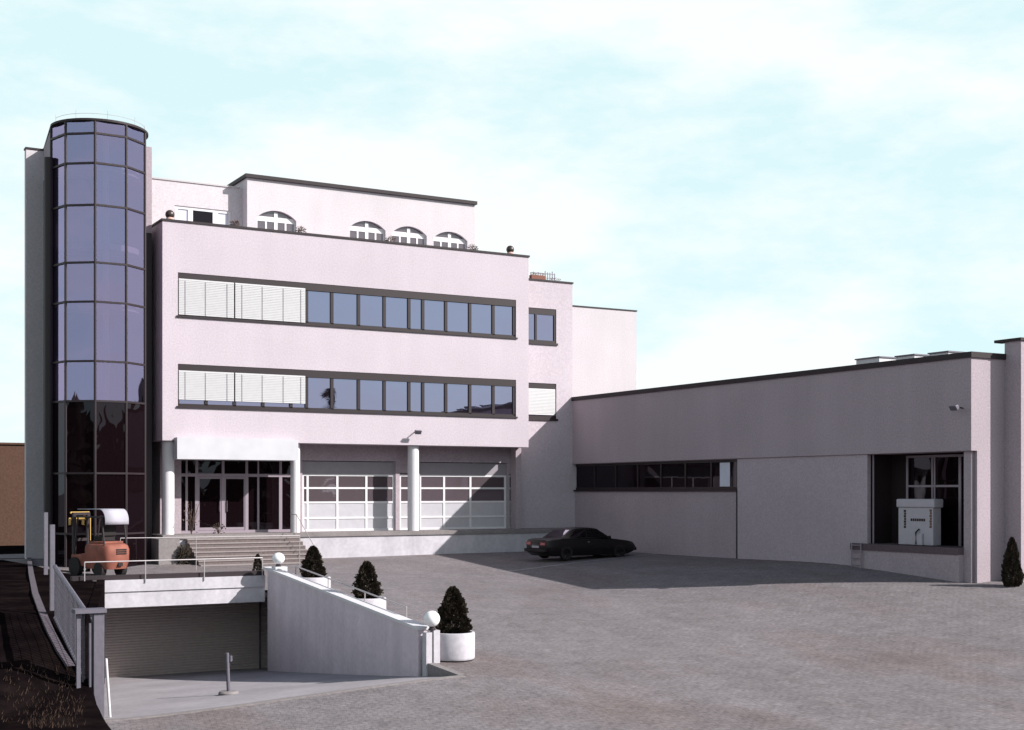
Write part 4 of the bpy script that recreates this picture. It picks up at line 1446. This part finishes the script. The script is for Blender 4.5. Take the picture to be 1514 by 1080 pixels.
for (x, y, r_) in ((-.48, .85, .33), (.48, .85, .33), (-.44, -.55, .26), (.44, -.55, .26)):
    wv = MB()
    for q_, xx_ in enumerate((x - .10, x + .10)):
        for k_ in range(20):
            a = 2 * math.pi * k_ / 20
            wv.v.append(Vector((xx_, y + r_ * math.cos(a), r_ + r_ * math.sin(a))))
    for k_ in range(20):
        j = (k_ + 1) % 20; wv.f.append((k_, j, 20 + j, 20 + k_))
    wv.f.append(tuple(range(20))); wv.f.append(tuple(range(39, 19, -1)))
    wv.build('wheel', M_BLACK, fk)
fk.rotation_euler = (0, 0, RAD(24)); fk.scale = (1.06, 1.0, 1.10)
# ------------------------------------------------------------------ machine in the loading bay
my = YX(1358, XL + .2)
mc = thing('machine_cabinet', (XL + .35, my, DZ), 'white machine cabinet with dark printed strips standing in the loading bay', 'machine')
a0, a1 = YX(1389, XL + .2) + .15, YX(1329, XL + .2)
mt = Zat(738, XL + .2, my); zm = Zat(751, XL + .2, my)
xf = XL + .12
MB().box(xf, xf + .42, a0 + .08, a1 - .05, DZ + .02, zm).build('body', M_MACH, mc, bevel=.02)
MB().box(xf - .05, xf + .47, a0, a1 + .02, zm + .002, mt).build('lid', M_MACH, mc, bevel=.05)
for p, m_ in ((1338, M_MARK), (1376, M_MARKO)):
    y = YX(p, xf)
    st_ = MB()
    for i in range(7):
        zb_ = Zat(781, xf, y) + i * .1
        st_.box(xf - .006, xf - .001, y - .055, y + .055 - .02 * (i % 2), zb_, zb_ + .085)
    st_.build('printed_strip', m_, mc)
y = YX(1357, xf)
lg = MB()
for i in range(7):
    yy = y - .36 + i * .105
    zc = Zat(769, xf, y)
    lg.box(xf - .006, xf - .001, yy, yy + .085, zc - .05, zc + .05)
lg.build('printed_name_bar', M_MARK, mc)
for i in range(2):
    pass
hd = MB().box(xf - .10, xf - .001, y - .28, y - .04, DZ + .02, DZ + .45)
hd.build('front_box', M_MACH, mc, bevel=.02)
MB().tube([(xf - .08, y + .02, DZ + .05), (xf - .08, y + .02, DZ + .5), (xf - .06, y - .12, DZ + .62)], .03, 8).build('hose', M_BLACK, mc)

# ------------------------------------------------------------------ wall lamps, parapet globes
def floodlight(name, p, out, label, group):
    t = thing(name, p, label, 'floodlight', group)
    p = Vector(p); out = Vector(out)
    sd_ = Vector((out.y, -out.x, 0))
    MB().tube([p, p + out * .35 + Vector((0, 0, .05))], .025, 8).build('arm', M_DARKMETAL, t)
    hb = MB(); c_ = p + out * .45 + Vector((0, 0, .02))
    f_ = (out * .8 + Vector((0, 0, -.6))).normalized(); up_ = sd_.cross(f_).normalized()
    vs = []
    for s1 in (-1, 1):
        for s2 in (-1, 1):
            for s3 in (-1, 1):
                vs.append(c_ + sd_ * s1 * .16 + up_ * s2 * .10 * (1 if s3 > 0 else .6) + f_ * s3 * .07)
    hb.v += vs
    hb.f += [(0,1,3,2),(4,6,7,5),(0,4,5,1),(2,3,7,6),(0,2,6,4),(1,5,7,3)]
    hb.build('housing', M_STEEL, t, bevel=.01)
    return t
xl = XY(612, 0)
floodlight('floodlight', (xl, -.002, ZY(612, 640, 0)), (0, -1, 0), 'small floodlight on the office facade below the lower ribbon window', 'wall floodlights')
yl = YX(1424, XH)
floodlight('floodlight', (XH - .002, yl, Zat(604, XH, yl)), (-1, 0, 0), 'small floodlight near the upper corner of the warehouse wall', 'wall floodlights')
for px, py, lab in ((251, 322, 'dark globe lantern on the left end of the office parapet'), (754, 378, 'dark globe lantern on the right end of the office parapet')):
    x = XY(px, .2)
    t = thing('parapet_lantern', (x, .18, TOP + .09), lab, 'lantern', 'parapet lanterns')
    MB().lathe([(.15, 0), (.17, .02), (.15, .10), (.13, .12)], (x, .18, TOP + .091), 18).build('base', M_TERRA, t, smooth=True)
    MB().sphere((x, .18, TOP + .33), .20, 20, 12).build('globe', M_BRASS, t, smooth=True)
# balcony trellis and flower boxes
ty = YB + .5
tz = wtop + .08
tr = thing('trellis', (XY(803, ty), ty, tz), 'thin grey trellis railing on the wing roof terrace', 'trellis')
tm = MB()
tx0, tx1 = XY(785, ty), XY(820, ty)
tt = ZY(803, 401, ty)
for i in range(11):
    x = tx0 + (tx1 - tx0) * i / 10
    tm.box(x - .018, x + .018, ty - .015, ty + .015, tz - .5, tt - .12 * (1 if i < 6 else .3) + .05 * math.sin(i * 2.3))
for q in (.35, .75):
    zq = tz + (tt - tz) * q
    tm.box(tx0, tx1, ty - .03, ty - .016, zq - .015, zq + .015)
tm.build('lattice', M_STEEL, tr)
fb = thing('flower_box', (XY(795, YB + .2), YB + .2, wtop), 'flower box of reddish plants on the wing parapet below the trellis', 'flower box')
MB().box(XY(784, YB + .2), XY(805, YB + .2), YB + .06, YB + .30, wtop + .081, wtop + .30).build('box', mat('box_terracotta', (.20, .09, .07), .9), fb)
fl_ = MB()
for i in range(260):
    x = random.uniform(XY(784, YB + .2), XY(806, YB + .2)) if i < 190 else random.uniform(XY(815, YB + .2), XY(828, YB + .2))
    p = Vector((x, YB + random.uniform(.08, .28), wtop + random.uniform(.1, .42 if i < 190 else .25)))
    d = Vector((random.uniform(-1, 1), random.uniform(-1, 1), random.uniform(.2, 1))).normalized() * random.uniform(.05, .10)
    s_ = d.orthogonal().normalized() * .02
    fl_.quad(p - s_, p + d * .5 - s_, p + d, p + d * .5 + s_)
fl_.build('leaves', M_REDLEAF, fb, weld=False)

# small bushes: beside the steps, in front of the entrance, along the roof terrace
def bush(name, c_, rx, rz_, n, label, m_=M_LEAF, twigs=0, group=None, cat='shrub'):
    t = thing(name, c_, label, cat, group)
    b = MB()
    for i in range(n):
        v = Vector((random.gauss(0, 1), random.gauss(0, 1), random.gauss(0, 1))).normalized() * random.random() ** .4
        p = Vector(c_) + Vector((v.x * rx, v.y * rx, rz_ + v.z * rz_))
        d = (v + Vector((random.uniform(-.4, .4), random.uniform(-.4, .4), random.uniform(.1, .8)))).normalized() * random.uniform(.06, .13)
        s_ = d.orthogonal().normalized() * .025
        b.quad(p - s_, p + d * .5 - s_ * 1.3, p + d, p + d * .5 + s_ * 1.3)
    if n: b.build('leaves', m_, t, weld=False)
    w = MB()
    for i in range(max(twigs, 3)):
        a = random.uniform(0, 6.28); l = random.uniform(.6, 1) * rz_ * 2
        p0_ = Vector(c_); p1_ = p0_ + Vector((math.cos(a) * rx * .4, math.sin(a) * rx * .4, l * .55)); p2_ = p0_ + Vector((math.cos(a) * rx, math.sin(a) * rx, l))
        w.tube([p0_, p1_, p2_], .012, 5, .004)
    w.build('stems', M_TWIG, t)
    return t
bpos = at_d(271, 57.0)
bush('bush', (bpos[0], bpos[1], gz(*bpos) - .05), .30, .42, 700, 'dark leafy bush at the left foot of the entrance steps')
bpos = (XY(283, -.1), -.1)
bush('bare_shrub', (bpos[0], bpos[1], FLOOR), .35, .75, 40, 'bare twiggy shrub on the landing left of the glass doors', M_TWIG, 16)
bpos = (XY(323, .2), .2)
bush('twiggy_pot_plant', (bpos[0], bpos[1], FLOOR), .28, .22, 60, 'low twiggy plant on the landing in front of the left door', M_LEAF, 10)
for i, px in enumerate((347, 444, 577, 699)):
    x = XY(px, .25)
    lab = ['trailing plant on the parapet beside the left roof terrace window', 'trailing plant on the parapet right of the first arched window',
           'trailing plant on the parapet between the second and third arched windows', 'trailing plant on the parapet right of the last arched window'][i]
    bush('parapet_plant', (x, .22, TOP + .05), .22, .16, 130, lab, M_TWIG, 6, 'parapet plants')
# ------------------------------------------------------------------ what the glass reflects: wood and a spruce across the road behind the photographer
wd_ = MB(); rnd = random.Random(5)
for i in range(620):
    a = RAD(rnd.uniform(-195, 5)); q_ = rnd.uniform(118, 140)
    x = q_ * math.cos(a); y = q_ * math.sin(a) - 5
    h = rnd.uniform(11, 17) + 2.5 * math.sin(a * 7); rr = rnd.uniform(2.2, 4.0)
    for k_ in range(6):
        z0 = h * (.08 + .15 * k_); r0 = rr * (1 - k_ / 6.6) ** .7
        b0 = len(wd_.v); N = 9
        for q in range(N):
            an = 2 * math.pi * q / N
            q_ = r0 * rnd.uniform(.65, 1.15)
            wd_.v.append(Vector((x + q_ * math.cos(an), y + q_ * math.sin(an), -2 + z0 + rnd.uniform(-.3, .3))))
        wd_.v.append(Vector((x, y, -2 + z0 + h * .27)))
        for q in range(N): wd_.f.append((b0 + q, b0 + (q + 1) % N, b0 + N))
tag(wd_.build('far_wood', M_LEAF, weld=False), 'dark wood across the road, seen only as reflections in the glass', 'wood', kind='stuff')
spx, spy = 38.0, -75.0
sp_t = thing('spruce', (spx, spy, -2), 'tall dark spruce mirrored in the lower ribbon window', 'spruce')
sm_ = MB()
for i in range(2600):
    t_ = rnd.random() ** 1.2; h = 15.2
    a = rnd.uniform(0, 6.28); r_ = 3.4 * (1 - t_) * (.35 + .65 * rnd.random()) * (1 + .25 * math.sin(t_ * 60))
    p = Vector((spx + r_ * math.cos(a), spy + r_ * math.sin(a), -1.2 + t_ * h))
    d = Vector((math.cos(a), math.sin(a), -.25)).normalized() * rnd.uniform(.4, .9)
    s_ = Vector((-math.sin(a), math.cos(a), 0)) * .18
    sm_.quad(p - s_, p + d, p + s_)
sm_.build('crown', M_LEAF, sp_t, weld=False)
MB().tube([(spx, spy, -2.2), (spx, spy, 13.5)], .28, 8, .03).build('trunk', M_TWIG, sp_t)
